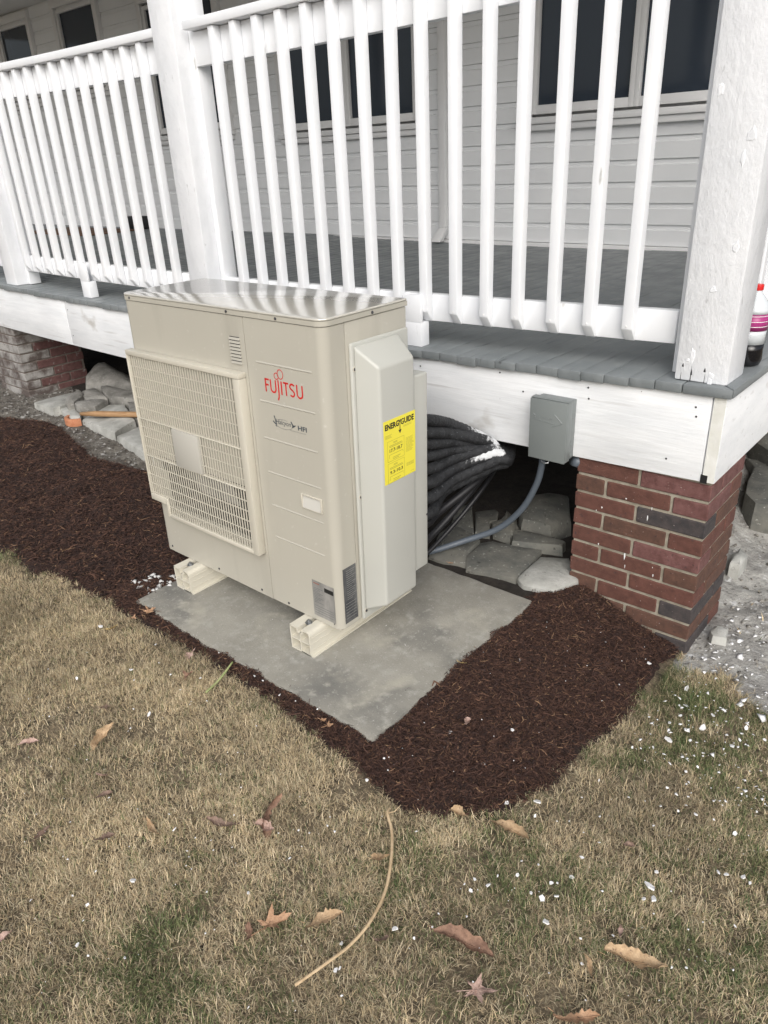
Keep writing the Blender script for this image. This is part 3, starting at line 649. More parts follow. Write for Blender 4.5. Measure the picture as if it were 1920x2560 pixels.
# ---------------------------------------------------------------- railings
def railing(label, x0, x1, bals, blocks, sy=1):
    xm = (x0 + x1) / 2
    e = empty('porch_railing', (xm, .98, DZ + S(xm)), label=label, cat='railing', group='white wooden porch railings')
    inv = Matrix.Translation((-xm, -.98, -(DZ + S(xm))))
    def pp(o): o.parent = e; o.matrix_parent_inverse = inv; return o
    n = 16
    pp(sag(MB().xbox(x0, x1, .9790, 1.017, .9423, 1.0447, n)).build('bottom_rail', M['rail'], bevel=.003))
    pp(sag(MB().xbox(x0, x1, .9790, 1.017, 1.9433, 2.0735, n)).build('top_rail', M['rail'], bevel=.003))
    pp(sag(MB().xbox(x0, x1, .9285, 1.06, 2.0758, 2.113, n)).build('hand_rail', M['rail'], bevel=.006))
    mesh = []
    for k in range(4):
        g = random.Random(k + 9); w = .0375; d = .0375
        v = [(0, 0, .958), (w, 0, .958), (w, 0, 2.0745), (0, 0, 2.0745), (0, d, .934), (w, d, .934), (w, d, 2.0745), (0, d, 2.0745), (0, .015, .934), (w, .015, .934)]
        mb = MB().prism([(0, .984), (.030, .944), (d, .941), (d, 2.0745), (0, 2.0745)], 0, w, 'x')
        mb.v = [(x + (g.uniform(-.0012, .0012) if z < 1.5 else 0), y, z) for x, y, z in mb.v]
        me = mb.mesh('baluster', bevel=.004, seg=2)
        for p in me.polygons: p.use_smooth = True
        auto(me); me.materials.append(M['rail']); mesh.append(me)
    hd = MB().lathe([(.0038, 0), (.0034, .0012), (.001, .0018)], 8).mesh('nail_head'); hd.materials.append(M['trim'])
    for k, x in enumerate(bals):
        o = bpy.data.objects.new('baluster', mesh[k % 4]); COL.objects.link(o); pp(o)
        o.location = (x + rnd.uniform(-.0025, .0025), .9405, S(x)); o.rotation_euler = (0, rnd.uniform(-.0012, .0012), 0)
        h = bpy.data.objects.new('nail_head', hd); COL.objects.link(h); h.parent = o; h.location = (.019 + rnd.uniform(-.004, .004), .0, .992); h.rotation_euler = (math.pi / 2, 0, 0)
    for x in blocks:
        b = MB().box(x, x + .088, .925, .9395, DZ + S(x) + .001, 1.048 + S(x)); 
        pp(MB().box(x, x + .088, .9255, .978, DZ + S(x) + .001, .9420 + S(x)).box(x, x + .088, .9255, .9400, .9421 + S(x), 1.048 + S(x)).build('support_block', M['rail'], bevel=.002))
    return e
railing('long white railing right of the middle post, above the heat pump', -1.644, .607, [.4413 - .1376 * (14 - k) for k in range(15)], [-.458])
railing('white railing left of the middle post', -3.782, -1.844, [-2.035 - .14 * k for k in range(13)], [-2.985])
railing('white railing beyond the left-edge post, outside the picture', -5.94, -3.982, [-4.17 - .14 * k for k in range(12)], [])
# railing along the right side of the porch
e = empty('porch_railing', (.72, 1.9, DZ + .02), label='white side railing behind the corner post by the soda bottle', cat='railing')
inv = Matrix.Translation((-.72, -1.9, -(DZ + .02)))
for nm_, z0, z1, xa, xb in (('bottom_rail', .955, 1.058, .665, .70), ('top_rail', 1.957, 2.087, .665, .70), ('hand_rail', 2.0895, 2.126, .62, .752)):
    o = MB().box(xa, xb, 1.103, 4.1, z0, z1).build(nm_, M['rail'], bevel=.004); o.parent = e; o.matrix_parent_inverse = inv
bm_ = MB().box(.7005, .7375, 0, .0375, .955, 2.089).mesh('baluster', bevel=.004); bm_.materials.append(M['rail'])
for k in range(21):
    o = bpy.data.objects.new('baluster', bm_); COL.objects.link(o); o.parent = e; o.matrix_parent_inverse = inv; o.location = (0, 1.21 + .138 * k, 0)

# ---------------------------------------------------------------- house wall, windows, downspout, roof
house = empty('house', (-4, 4.3, .8), label='pale grey clapboard house wall with dark windows behind the porch', cat='house')
def hp(o): o.parent = house; o.matrix_parent_inverse = Matrix.Translation((4, -4.3, -.8)); return o
WINS = [(-4.50, -2.90, 1.80, 3.1), (-1.80, -.20, 1.77, 3.1), (-6.62, -5.4, 1.88, 3.1), (-8.40, -7.54, 2.45, 3.3), (-9.98, -9.14, 2.45, 3.3)]
EXP = .1435; z = .862; zmax = 3.42
while z < zmax:
    cuts = [(w[0], w[1]) for w in WINS if z + EXP > w[2] and z < w[3]]
    xs = [-11.6] + [c for w in sorted(cuts) for c in w] + [.83]
    for a, b in zip(xs[::2], xs[1::2]):
        prof = [(4.2, z), (4.188, z), (4.186, z + .004), (4.187, z + .105), (4.1915, z + .112), (4.1965, z + .120), (4.199, z + EXP), (4.23, z + EXP), (4.23, z)]
        prof = [(4.23, z + .0005), (4.179, z + .0005), (4.1775, z + .003), (4.1795, z + .106), (4.1905, z + .112), (4.193, z + EXP - .0005), (4.23, z + EXP - .0005)]
        me = MB().prism(prof, a, b, 'x').mesh('siding_board'); o = link('siding_board', me, M['siding']); hp(o)
    z += EXP
hp(MB().box(-11.6, .83, 4.14, 4.2, .79, .859).build('base_trim', M['trim'], bevel=.003))
hp(MB().box(-11.7, .83, 4.24, 4.6, -.2, 3.42).build('sheathing', M['siding']))
hp(MB().box(.832, .90, 4.10, 4.7, -.2, 3.42).build('corner_trim', M['trim'], bevel=.003))
hp(MB().box(-11.7, .83, 4.16, 4.235, -.2, .76).build('foundation', M['stone']))
def window(x0, x1, z0, z1, double=True, sash=None):
    cw = .075
    m_ = MB().box(x0 - cw, x0, 4.135, 4.20, z0 - .02, z1 + .02).box(x1, x1 + cw, 4.135, 4.20, z0 - .02, z1 + .02).box(x0 - cw, x1 + cw, 4.133, 4.198, z1 + .0205, z1 + .10)
    f = hp(m_.build('window', M['trim'], bevel=.004))
    MB().box(x0 - cw - .02, x1 + cw + .02, 4.10, 4.20, z0 - .065, z0 - .021).box(x0 - cw, x1 + cw, 4.125, 4.18, z0 - .11, z0 - .066).build('sill', M['trim'], f, bevel=.005)
    xs = [x0 + .002, (x0 + x1) / 2, x1 - .002] if double else [x0 + .002, x1 - .002]
    for a, b in zip(xs, xs[1:]):
        s = .038
        fr = MB().box(a, a + s, 4.155, 4.21, z0, z1).box(b - s, b, 4.155, 4.21, z0, z1).box(a + s, b - s, 4.156, 4.209, z0, z0 + s * 1.6).box(a + s, b - s, 4.156, 4.209, z1 - s, z1)
        fr.build('sash', M['trim'], f, bevel=.003)
        MB().box(a + s - .004, b - s + .004, 4.188, 4.194, z0 + s, z1 - s + .004).build('pane', M['glass'], f)
for i, (a, b, c, d) in enumerate(WINS): window(a, b, c, d, double=i < 2)
for c in house.children:
    for k in c.children: pass
# parts of a window sit in the same space as the house
dsp = empty('downspout', (-2.62, 4.15, .86), label='white downspout with flared foot between the two windows', cat='downspout')
MB().box(-.035, .035, -.03, .02, .10, 2.5).build('pipe', M['trim'], dsp, bevel=.006)
MB().add([(-.035, -.03, .099), (.035, -.03, .099), (.035, .02, .099), (-.035, .02, .099), (-.05, -.14, -.008), (.05, -.14, -.008), (.04, -.06, -.008), (-.04, -.06, -.008)],
         [(0, 1, 5, 4), (1, 2, 6, 5), (2, 3, 7, 6), (3, 0, 4, 7), (4, 5, 6, 7), (3, 2, 1, 0)]).build('foot', M['trim'], dsp, bevel=.003)
roof = empty('porch_roof', (-4, 2.5, 3.3), label='porch roof with flat ceiling and beam above the posts', cat='roof')
def rp(o): o.parent = roof; o.matrix_parent_inverse = Matrix.Translation((4, -2.5, -3.3)); return o
rp(MB().box(-11.6, .83, .90, 1.07, 3.335, 3.425).build('beam', M['trim'], bevel=.004))
rp(MB().box(-11.6, 1.05, .62, 4.19, 3.43, 3.47).build('ceiling', M['ceil']))
rp(MB().add([(-11.7, .55, 3.472), (1.15, .55, 3.472), (1.15, 4.7, 3.472), (-11.7, 4.7, 3.472), (-11.7, .55, 3.52), (1.15, .55, 3.52), (1.15, 4.7, 4.5), (-11.7, 4.7, 4.5)],
            [(0, 3, 2, 1), (4, 5, 6, 7), (0, 1, 5, 4), (1, 2, 6, 5), (2, 3, 7, 6), (3, 0, 4, 7)]).build('shingles', M['roof']))
# things on the porch floor
setp(MB().box(-8.6, -7.0, 3.2, 3.9, DZ + .022, DZ + .034).build('doormat', mat('mat_brown', (.13, .075, .05), (.2, .12, .08), 20, .95, bump=.004), bevel=.004), label='brown mat on the porch floor behind the left railing', cat='mat')
setp(MB().box(-7.35, -7.05, 3.95, 4.1, DZ + .022, DZ + .17).build('dark_box', M['cable'], bevel=.02, seg=3), label='small dark box against the wall behind the left railing', cat='box')
# ---------------------------------------------------------------- heat pump
AC = empty('heat_pump', (0, 0, .145), -.004, label='beige outdoor heat pump unit with fan grille, standing on two plastic blocks', cat='heat pump')
W_, D_AC = .9859, .3558
def sh(x, y, z): return (x + .0112 * z, y + .0101 * z, z)
def acb(mb, name, m, parent=AC, **kw):
    return mb.warp(sh).build(name, m, parent, **kw)
def arc2(cx, cy, r, a0, a1, n=8): return [(cx + r * math.cos(math.radians(a0 + (a1 - a0) * i / n)), cy + r * math.sin(math.radians(a0 + (a1 - a0) * i / n))) for i in range(n + 1)]
R0 = .032
# service panel wraps round the right front corner
sp = [(-.3335, .0)] + arc2(-R0, R0, R0, -90, 0) + [(0, .085), (-.018, .085), (-.018, .05), (-.05, .018), (-.3335, .018)]
acb(MB().prism(sp, .0, .979), 'service_panel', M['beige'], bevel=.0012, seg=1)
# front panel with the fan opening: pieces around it form one sheet, plus the left return
FP = MB()
FP.prism([(-.3350, 0), (-.3350, .018), (-W_ + .05, .018), (-W_ + .018, .05), (-W_ + .018, .20), (-W_, .20)] + arc2(-W_ + R0, R0, R0, 180, 270), .795, .979)
FP.prism([(-.3350, 0), (-.3350, .018), (-W_ + .05, .018), (-W_ + .018, .05), (-W_ + .018, .20), (-W_, .20)] + arc2(-W_ + R0, R0, R0, 180, 270), .0, .2045)
FP.prism([(-W_ + R0 + .004, 0), (-W_ + .05, .018), (-W_ + .018, .05), (-W_ + .018, .20), (-W_, .20)] + arc2(-W_ + R0, R0, R0, 180, 270)[:-1] , .205, .7945)
FP.prism([(-.3350, 0), (-.3350, .018), (-.372, .018), (-.372, 0)], .205, .7945)
acb(FP, 'front_panel', M['beige'])
acb(MB().box(-.018, -.0005, .087, D_AC, .0, .979), 'side_panel', M['beige'], bevel=.002)
acb(MB().box(-W_ + .001, -W_ + .016, .202, D_AC, .0, .979), 'side_panel', M['beige'], bevel=.002)
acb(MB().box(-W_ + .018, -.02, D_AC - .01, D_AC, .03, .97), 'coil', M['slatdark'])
acb(MB().box(-W_ + .01, -.01, .01, D_AC - .004, -.004, .012), 'base_pan', M['beige'], bevel=.003)
# lid
lid = [(-W_ - .003, D_AC + .003)] + arc2(-W_ + R0, R0, R0 + .003, 180, 270) + arc2(-R0, R0, R0 + .003, -90, 0) + [(.003, D_AC + .003)]
acb(MB().prism(lid, .9815, .995), 'lid', M['beige'], bevel=.0)
acb(MB().prism(lid, .9952, 1.003), 'lid_top', M['beigetop_lit'], bevel=.0065, seg=3)
# cavity behind the grille, with fan
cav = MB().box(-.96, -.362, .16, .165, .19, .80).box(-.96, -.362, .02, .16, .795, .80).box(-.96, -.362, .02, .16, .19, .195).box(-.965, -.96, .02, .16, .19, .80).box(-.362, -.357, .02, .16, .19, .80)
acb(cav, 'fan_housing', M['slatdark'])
fan = empty('fan', (-.665, .09, .50)); fan.parent = AC
MB().lathe([(.05, -.03), (.055, .0), (.05, .03), (.02, .035)], 20).warp(lambda x, y, z: (x, -z, y)).build('hub', M['greyink'], fan, smooth=True)
for k in range(3):
    v = []; f = []
    for i in range(9):
        r = .05 + .22 * i / 8; w0 = k * 2.094 - .55 - .1 * i / 8; w1 = k * 2.094 + .45 + .25 * i / 8
        v += [(r * math.cos(w0), -.03, r * math.sin(w0)), (r * math.cos((w0 + w1) / 2), -.005, r * math.sin((w0 + w1) / 2)), (r * math.cos(w1), .035, r * math.sin(w1))]
    for i in range(8):
        a = 3 * i; f += [(a, a + 1, a + 4, a + 3), (a + 1, a + 2, a + 5, a + 4)]
    MB().add(v, f).build('blade', M['silver'], fan, smooth=True)
# grille
GR = bpy.data.objects.new('fan_grille', None); COL.objects.link(GR); GR.parent = AC
bpy.data.objects.remove(GR)
frame = MB()
frame.box(-.976, -.346, -.031, -.0005, .7945, .812)           # top
frame.box(-.3745, -.346, -.031, -.0005, .1800, .7940)          # right
frame.box(-.866, -.375, -.031, -.0005, .1800, .1935)           # bottom
frame.box(-.878, -.8665, -.031, -.0005, .1800, .2560)          # notch side
frame.box(-.976, -.8785, -.031, -.0005, .2300, .2560)          # notch top
frame.box(-.976, -.968, -.031, -.0005, .2565, .7940)           # left
frame.box(-.9675, -.375, -.0285, -.010, .5585, .5625).box(-.9675, -.375, -.0285, -.010, .4125, .4165)
GRL = acb(frame, 'fan_grille', M['beigelt'], bevel=.004, seg=2)
nS = 43; pit = (.9675 - .3745) / nS
def slat(z0, z1): 
    me = MB().box(-.0022, .0022, -.0265, -.0242, z0, z1).warp(sh).mesh('slat'); me.materials.append(M['beigelt']); return me
SA = [slat(.5627, .7943), slat(.4167, .5583), slat(.1937, .4123), slat(.2562, .4123)]
for i in range(nS - 0):
    x = -.9675 + pit * (i + .5)
    low = SA[3] if x < -.866 else SA[2]
    for q, me in enumerate((SA[0], SA[1], low)):
        if q == 1 and -.768 < x < -.606: continue
        o = bpy.data.objects.new('slat', me); COL.objects.link(o); o.parent = GRL; o.location = (x, 0, 0)
for zz in [.7555, .7170, .6785, .6400, .6015, .527, .491, .452, .375, .3375, .300, .2625, .225]:
    x0 = -.9675 if zz > .2562 else -.8655
    for (a, b) in ([(x0, -.7625), (-.6105, -.375)] if .4165 < zz < .5585 else [(x0, -.375)]):
        acb(MB().box(a, b, -.0262, -.0225, zz - .0011, zz + .0011), 'rib', M['beigelt'], GRL)
acb(MB().box(-.762, -.611, -.033, -.008, .4170, .5580), 'blank_badge', mat('badge', (.47, .455, .41), None, rough=.4), GRL, bevel=.004)
# louvres behind the slats: tight above, looser in the middle, open below
lv = MB()
def louv(z0, z1, n, xa, xb, dep=.020, th=.0022, drop=.006):
    for i in range(n):
        z = z0 + (z1 - z0) * (i + .5) / n
        lv.add([(xa, -.010, z - drop), (xb, -.010, z - drop), (xb, dep, z + drop), (xa, dep, z + drop), (xa, -.010, z - drop + th), (xb, -.010, z - drop + th), (xb, dep, z + drop + th), (xa, dep, z + drop + th)],
               [(0, 3, 2, 1), (4, 5, 6, 7), (0, 1, 5, 4), (1, 2, 6, 5), (2, 3, 7, 6), (3, 0, 4, 7)])
acb(MB().box(-.9675, -.376, -.0150, -.0120, .5628, .7940), 'guard_plate', M['beige'])
acb(MB().box(-.9675, -.376, -.0075, -.005, .4168, .5583), 'guard_plate', M['beige'])
acb(MB().box(-.9675, -.867, -.0075, -.005, .2562, .36), 'guard_plate', M['beige'])
# small louvred vent
for i in range(8):
    z = .833 + i * .0105
    acb(MB().add([(-.407, -.0005, z), (-.356, -.0005, z), (-.356, -.0005, z + .0085), (-.407, -.0005, z + .0085), (-.407, -.0045, z + .001), (-.356, -.0045, z + .001)],
                 [(0, 1, 5, 4), (4, 5, 2, 3), (0, 4, 3), (1, 2, 5)]), 'vent_fin', M['beige'])
    acb(MB().box(-.405, -.358, -.0009, -.0004, z + .0078, z + .0102), 'vent_slot', M['screw'])
# pressed lines
for z, xa, xb in ((.852, -.292, -.051), (.7325, -.291, -.049), (.613, -.290, -.051), (.4975, -.287, -.047), (.381, -.287, -.047), (.2645, -.286, -.051)):
    acb(MB().add([(xa, -.0002, z - .0035), (xb, -.0002, z - .0035), (xb, -.0002, z + .0035), (xa, -.0002, z + .0035), (xa + .004, -.0022, z - .0005), (xb - .004, -.0022, z - .0005)],
                 [(0, 1, 5, 4), (4, 5, 2, 3), (0, 4, 3), (1, 2, 5)]), 'pressed_line', M['beige'])
# handle
h = acb(MB().box(-.138, -.131, -.006, -.0003, .413, .463).box(-.053, -.046, -.006, -.0003, .413, .463).box(-.1308, -.0532, -.006, -.0003, .4570, .463).box(-.1308, -.0532, -.0058, -.0003, .413, .4165), 'handle', M['beigelt'], bevel=.002)
acb(MB().add([(-.1305, -.0004, .4565), (-.0535, -.0004, .4565), (-.0535, -.0056, .4168), (-.1305, -.0056, .4168), (-.108, -.0054, .4168)], [(4, 3, 0), (0, 1, 2, 4)]), 'recess', mat('recess', (.58, .565, .52), None, rough=.4), h)
# small louvre screws
sc = MB().lathe([(.0048, 0), (.0045, .002), (.0015, .0026)], 10).mesh('screw'); sc.materials.append(M['screw'])
def screw(x, y, z, ax, parent=AC, s=1):
    o = bpy.data.objects.new('screw', sc); COL.objects.link(o); o.parent = parent; o.location = sh(x, y, z); o.scale = (s, s, s)
    o.rotation_euler = (math.pi / 2, 0, 0) if ax == 'y' else (0, math.pi / 2, 0)
for x, z in ((-.931, .990), (-.403, .990), (-.182, .989), (-.637, .018), (-.392, .016), (-.251, .014), (-.937, .02)): screw(x, -.0036 if z > .5 else 0, z, 'y', s=.9)
screw(.003, .200, .988, 'x')
screw(-.030, -.001, .018, 'y', s=.5)
# electrical cover
cv = acb(MB().box(.0005, .013, .0945, .350, .0, .920), 'electrical_cover', M['cover'], bevel=.006, seg=3)
bump = [(.0131, .101, .035), (.0131, .300, .035), (.0131, .300, .913), (.0131, .101, .913), (.092, .122, .070), (.092, .279, .070), (.092, .279, .856), (.092, .122, .856)]
acb(MB().add(bump, [(0, 3, 2, 1), (4, 5, 6, 7), (0, 1, 5, 4), (1, 2, 6, 5), (2, 3, 7, 6), (3, 0, 4, 7)]), 'raised_cover', M['cover'], cv, bevel=.009, seg=4)
acb(MB().box(.0133, .068, .3005, .374, .105, .786), 'valve_cover', M['cover'], cv, bevel=.007, seg=3)
for y, z in ((.106, .846), (.106, .447), (.106, .033)):
    acb(MB().lathe([(.0085, 0), (.0085, .001), (.006, .0015)], 14).warp(lambda a, b, c, y=y, z=z: (.0132 + c, y + a * .9, z + b)), 'screw_pocket', M['beigelt'], cv)
    screw(.0148, y - .001, z, 'x')
screw(.0685, .366, .30, 'x', s=.9)

# lettering ---------------------------------------------------------------
def front_map(u, v): return sh(u, -.0006, v)
def side_map(u, v, off=.0926): return sh(off, u, v)
def strokes(lines, w, mp, name, m, parent):
    """flat pen strokes; each line is a list of (u, v)"""
    mb = MB()
    for ln in lines:
        ww = w
        if isinstance(ln, tuple): ln, ww = ln
        n = len(ln); L = []; Rr = []
        for i, (u, v) in enumerate(ln):
            a = ln[max(i - 1, 0)]; b = ln[min(i + 1, n - 1)]; dx, dy = b[0] - a[0], b[1] - a[1]; l = math.hypot(dx, dy) or 1
            L.append((u - dy / l * ww / 2, v + dx / l * ww / 2)); Rr.append((u + dy / l * ww / 2, v - dx / l * ww / 2))
        pts = [mp(*p) for p in L] + [mp(*p) for p in Rr]
        mb.add(pts, [(i, i + 1, n + i + 1, n + i) for i in range(n - 1)])
    return mb.build(name, m, parent, fix=False)
def ell(cx, cy, rx, ry, a0=0, a1=360, n=24): return [(cx + rx * math.cos(math.radians(a0 + (a1 - a0) * i / n)), cy + ry * math.sin(math.radians(a0 + (a1 - a0) * i / n))) for i in range(n + 1)]
def fuj(x, z):   # logo grid to panel: 0..100 wide, 0..24 tall capitals
    return (-.259 + x * .00170, .7655 + z * .00171)
lt = []
lt += [[(1.5, 0), (1.5, 24)], [(.2, 22.6), (11, 22.6)], [(1.5, 13), (9.5, 13)]]
lt += [[(15, 24), (15, 8)] + ell(21.5, 8, 6.5, 6.5, 180, 360, 10) + [(28, 24)]]
lt += [[(35.2, 25), (35.2, 0), (34.4, -6), (32, -11)]]
lt += [[(43, 0), (43, 24)], [(48, 22.6), (61, 22.6)], [(54.5, 0), (54.5, 23)]]
lt += [[(76, 21)] + ell(70, 18, 5.4, 4.9, 50, 250, 10) + [(72, 11.5), (74.6, 8.5), (75.2, 5.8), (73, 2.4), (69.5, 1.4), (64.6, 3)]]
lt += [[(82, 24), (82, 8)] + ell(88.6, 8, 6.6, 6.5, 180, 360, 10) + [(95.2, 24)]]
lt += [(ell(31.5, 31.5, 5.2, 5.6, 0, 360, 20), 1.5), (ell(42, 36, 7.2, 8.2, 0, 360, 24), 1.5)]
conv = [([fuj(*p) for p in l[0]], l[1] * .0017) if isinstance(l, tuple) else [fuj(*p) for p in l] for l in lt]
strokes(conv, .0055, front_map, 'logo_lettering', M['red'], AC)
def text(s, mp, u, v, w, h, m, parent, name='lettering', bold=0.0, shear=0.0):
    cu = bpy.data.curves.new('t', 'FONT'); cu.body = s; cu.offset = bold; cu.shear = shear; cu.resolution_u = 2
    ob = bpy.data.objects.new('t', cu); COL.objects.link(ob); dg = bpy.context.evaluated_depsgraph_get(); dg.update()
    me = bpy.data.meshes.new_from_object(ob.evaluated_get(dg)); bpy.data.objects.remove(ob); me.name = name
    xs = [q.co.x for q in me.vertices]; ys = [q.co.y for q in me.vertices]; x0, x1, y0, y1 = min(xs), max(xs), min(ys), max(ys)
    for q in me.vertices: q.co = mp(u + (q.co.x - x0) / (x1 - x0) * w, v + (q.co.y - y0) / (y1 - y0) * h)
    return link(name, me, m, parent)
text('HFI', front_map, -.129, .6665, .038, .0150, M['greyink'], AC, bold=.03)
text('Halcyon', front_map, -.2265, .6655, .067, .0200, M['greyink'], AC, shear=.35, bold=.004)
strokes([[(-.2265, .667)] + ell(-.192, .6730, .040, .0150, 200, 395, 18)] + [ell(-.192, .6745, .037, .0130, 60, 130, 8)], .0008, front_map, 'lettering', M['greyink'], AC)
strokes([([(-.232, .694), (-.228, .684), (-.226, .674)], .0045), ([(-.239, .676), (-.230, .670), (-.222, .668)], .0045), ([(-.229, .664), (-.222, .661)], .003),
         ([(-.158, .688), (-.152, .680), (-.147, .675)], .0045), ([(-.155, .671), (-.148, .673), (-.139, .679)], .004), ([(-.152, .678), (-.146, .674)], .006)], .004, front_map, 'bird_emblem', M['greyink'], AC)
strokes([[(-.165 + k * .006, .6600), (-.1615 + k * .006, .6600)] for k in range(12)], .0028, front_map, 'fine_print', mat('pale_ink', (.28, .28, .25), None, rough=.5), AC)
# energy label
EL = acb(MB().box(.0921, .0925, .131, .2785, .494, .694), 'energy_label', M['yellow'])
sm = lambda u, v: side_map(u, .494 + (v - .447) * .8, .0927)
text('ENERG', sm, .1375, .6605, .064, .0235, M['ink'], EL, bold=.045)
text('UIDE', sm, .2260, .6605, .046, .0235, M['ink'], EL, bold=.045)
text('G', sm, .2095, .6605, .0150, .0235, M['ink'], EL, bold=.035)
strokes([([(.2015, .684), (.2060, .673)], .0035), ([(.2105, .684), (.2060, .673)], .0035), ([(.2060, .674), (.2060, .640)], .0032), ([(.2060, .6445), (.2060, .6410), (.2060, .6300)], .0001)], .003, sm, 'lettering', M['ink'], EL)
MB().add([sm(.199, .644), sm(.213, .644), sm(.206, .629)], [(0, 1, 2)]).build('arrow_head', M['ink'], EL, fix=False)
def lines(u0, u1, v0, v1, n, w=.0010, m='inkol', jag=.25, seed=0):
    g = random.Random(seed); return strokes([[(u0, v0 + (v1 - v0) * i / max(n - 1, 1)), (u1 - (u1 - u0) * jag * g.random(), v0 + (v1 - v0) * i / max(n - 1, 1))] for i in range(n)], w, sm, 'fine_print', M[m], EL)
lines(.1375, .170, .640, .629, 4, seed=1); lines(.222, .272, .6545, .650, 2, seed=2); lines(.232, .270, .600, .545, 13, seed=3); lines(.234, .272, .497, .486, 4, seed=4); lines(.255, .274, .458, .455, 1, seed=5)
for zc, tx in ((.571, '17.7-18.7'), (.483, '9.3-10.3')):
    strokes([[(.147, zc - .036), (.224, zc - .036), (.224, zc + .044), (.147, zc + .044), (.147, zc - .036)], [(.155, zc - .010), (.218, zc - .010), (.218, zc - .018)], [(.155, zc - .010), (.155, zc - .024)]], .0012, sm, 'frame_line', M['inkol'], EL)
    text(tx, sm, .156, zc - .001, .060, .0135, M['ink'], EL, bold=.02)
    lines(.173, .197, zc + .036, zc + .032, 2, seed=6, w=.0014); lines(.155, .220, zc + .025, zc + .020, 2, seed=7, w=.0016); lines(.170, .208, zc - .024, zc - .030, 2, seed=8, w=.0016)
# rating labels near the foot
RL = acb(MB().box(-.124, -.024, -.0007, -.0003, .020, .156), 'rating_label', M['silver'])
fm = lambda u, v: sh(u, -.0010, v)
strokes([([(-.068, .134), (-.027, .134)], .016)], .01, fm, 'print_block', M['ink'], RL)
strokes([[(-.118, .128 - .006 * i), (-.075 - .012 * (i % 3), .128 - .006 * i)] for i in range(10)] + [[(-.118, .060 - .009 * i), (-.032, .060 - .009 * i)] for i in range(4)], .0012, fm, 'fine_print', M['greyink'], RL)
strokes([([(-.117, .146), (-.090, .146)], .003)], .003, fm, 'print_block', mat('faded_red', (.30, .08, .05), None, rough=.5), RL)
WL = acb(MB().box(.0003, .0007, .020, .080, .018, .222), 'warning_label', M['sticker'])
wm = lambda u, v: sh(.0010, u, v)
strokes([[(.034, .210 - .0075 * i), (.076 - .008 * ((i * 7) % 3), .210 - .0075 * i)] for i in range(15)] + [[(.026, .090 - .011 * i), (.074, .090 - .011 * i)] for i in range(6)], .0016, wm, 'fine_print', mat('label_grey', (.22, .22, .21), None, rough=.5), WL)

# ---------------------------------------------------------------- mounting blocks
def block(x, label):
    e = empty('mounting_block', (x, -.07, .05), label=label, cat='mounting block', group='cream plastic blocks under the heat pump')
    w, hh, L, t = .094, .093, .52, .0045
    mb = MB()
    mb.box(0, w, 0, L, 0, t).box(0, t, 0, L, t, hh - .001).box(w - t, w, 0, L, t, hh - .016)
    mb.box(t, w - t, .0, L, hh * .46, hh * .46 + t * .7).box(w * .5 - t * .35, w * .5 + t * .35, 0, L, t, hh * .46).box(w * .5 - t * .35, w * .5 + t * .35, 0, L, hh * .46 + t * .7, hh - .018)
    mb.box(0, w * .40, 0, L, hh - t, hh).box(w * .40 - t, w * .40, 0, L, hh - .018, hh - t).box(w * .60, w * .60 + t, 0, L, hh - .018, hh - t).box(w * .40, w * .60, 0, L, hh - .018 - t * .6, hh - .018)
    mb.box(w * .60, w - .016, 0, L, hh - t, hh)
    a = [(w - .016 + .016 * math.cos(q), hh - .016 + .016 * math.sin(q)) for q in np.linspace(math.pi / 2, 0, 6)]
    b = [(w - .016 + .0115 * math.cos(q), hh - .016 + .0115 * math.sin(q)) for q in np.linspace(0, math.pi / 2, 6)]
    mb.prism([(p[0], p[1]) for p in a + b], 0, L, 'y')
    mb.build('body', M['pvc'], e)
    MB().box(w + .0002, w + .0016, 0, L, .020, .023).box(w + .0002, w + .0016, 0, L, .045, .048).box(w + .0002, w + .0016, 0, L, .066, .069).build('side_rib', M['pvc'], e)
    MB().box(w * .5, w + .012, 0, L, -.0005, .0035).build('flange', M['pvc'], e)
    bo = MB().lathe([(.004, 0), (.004, .030)], 10, (w * .5, .045)).warp(lambda x, y, z: (x, y, z + hh - .018)).build('bolt', M['steel'], e)
    MB().lathe([(.009, 0), (.009, .006)], 6, (w * .5, .045)).warp(lambda x, y, z: (x, y, z + hh + .001)).build('nut', M['steel'], bo)
    MB().lathe([(.013, 0), (.013, .0015)], 14, (w * .5, .045)).warp(lambda x, y, z: (x, y, z + hh - .0008)).build('washer', M['steel'], bo)
block(-.175, 'cream hollow plastic mounting block under the right end of the heat pump')
block(-.832, 'cream hollow plastic mounting block under the left end of the heat pump')

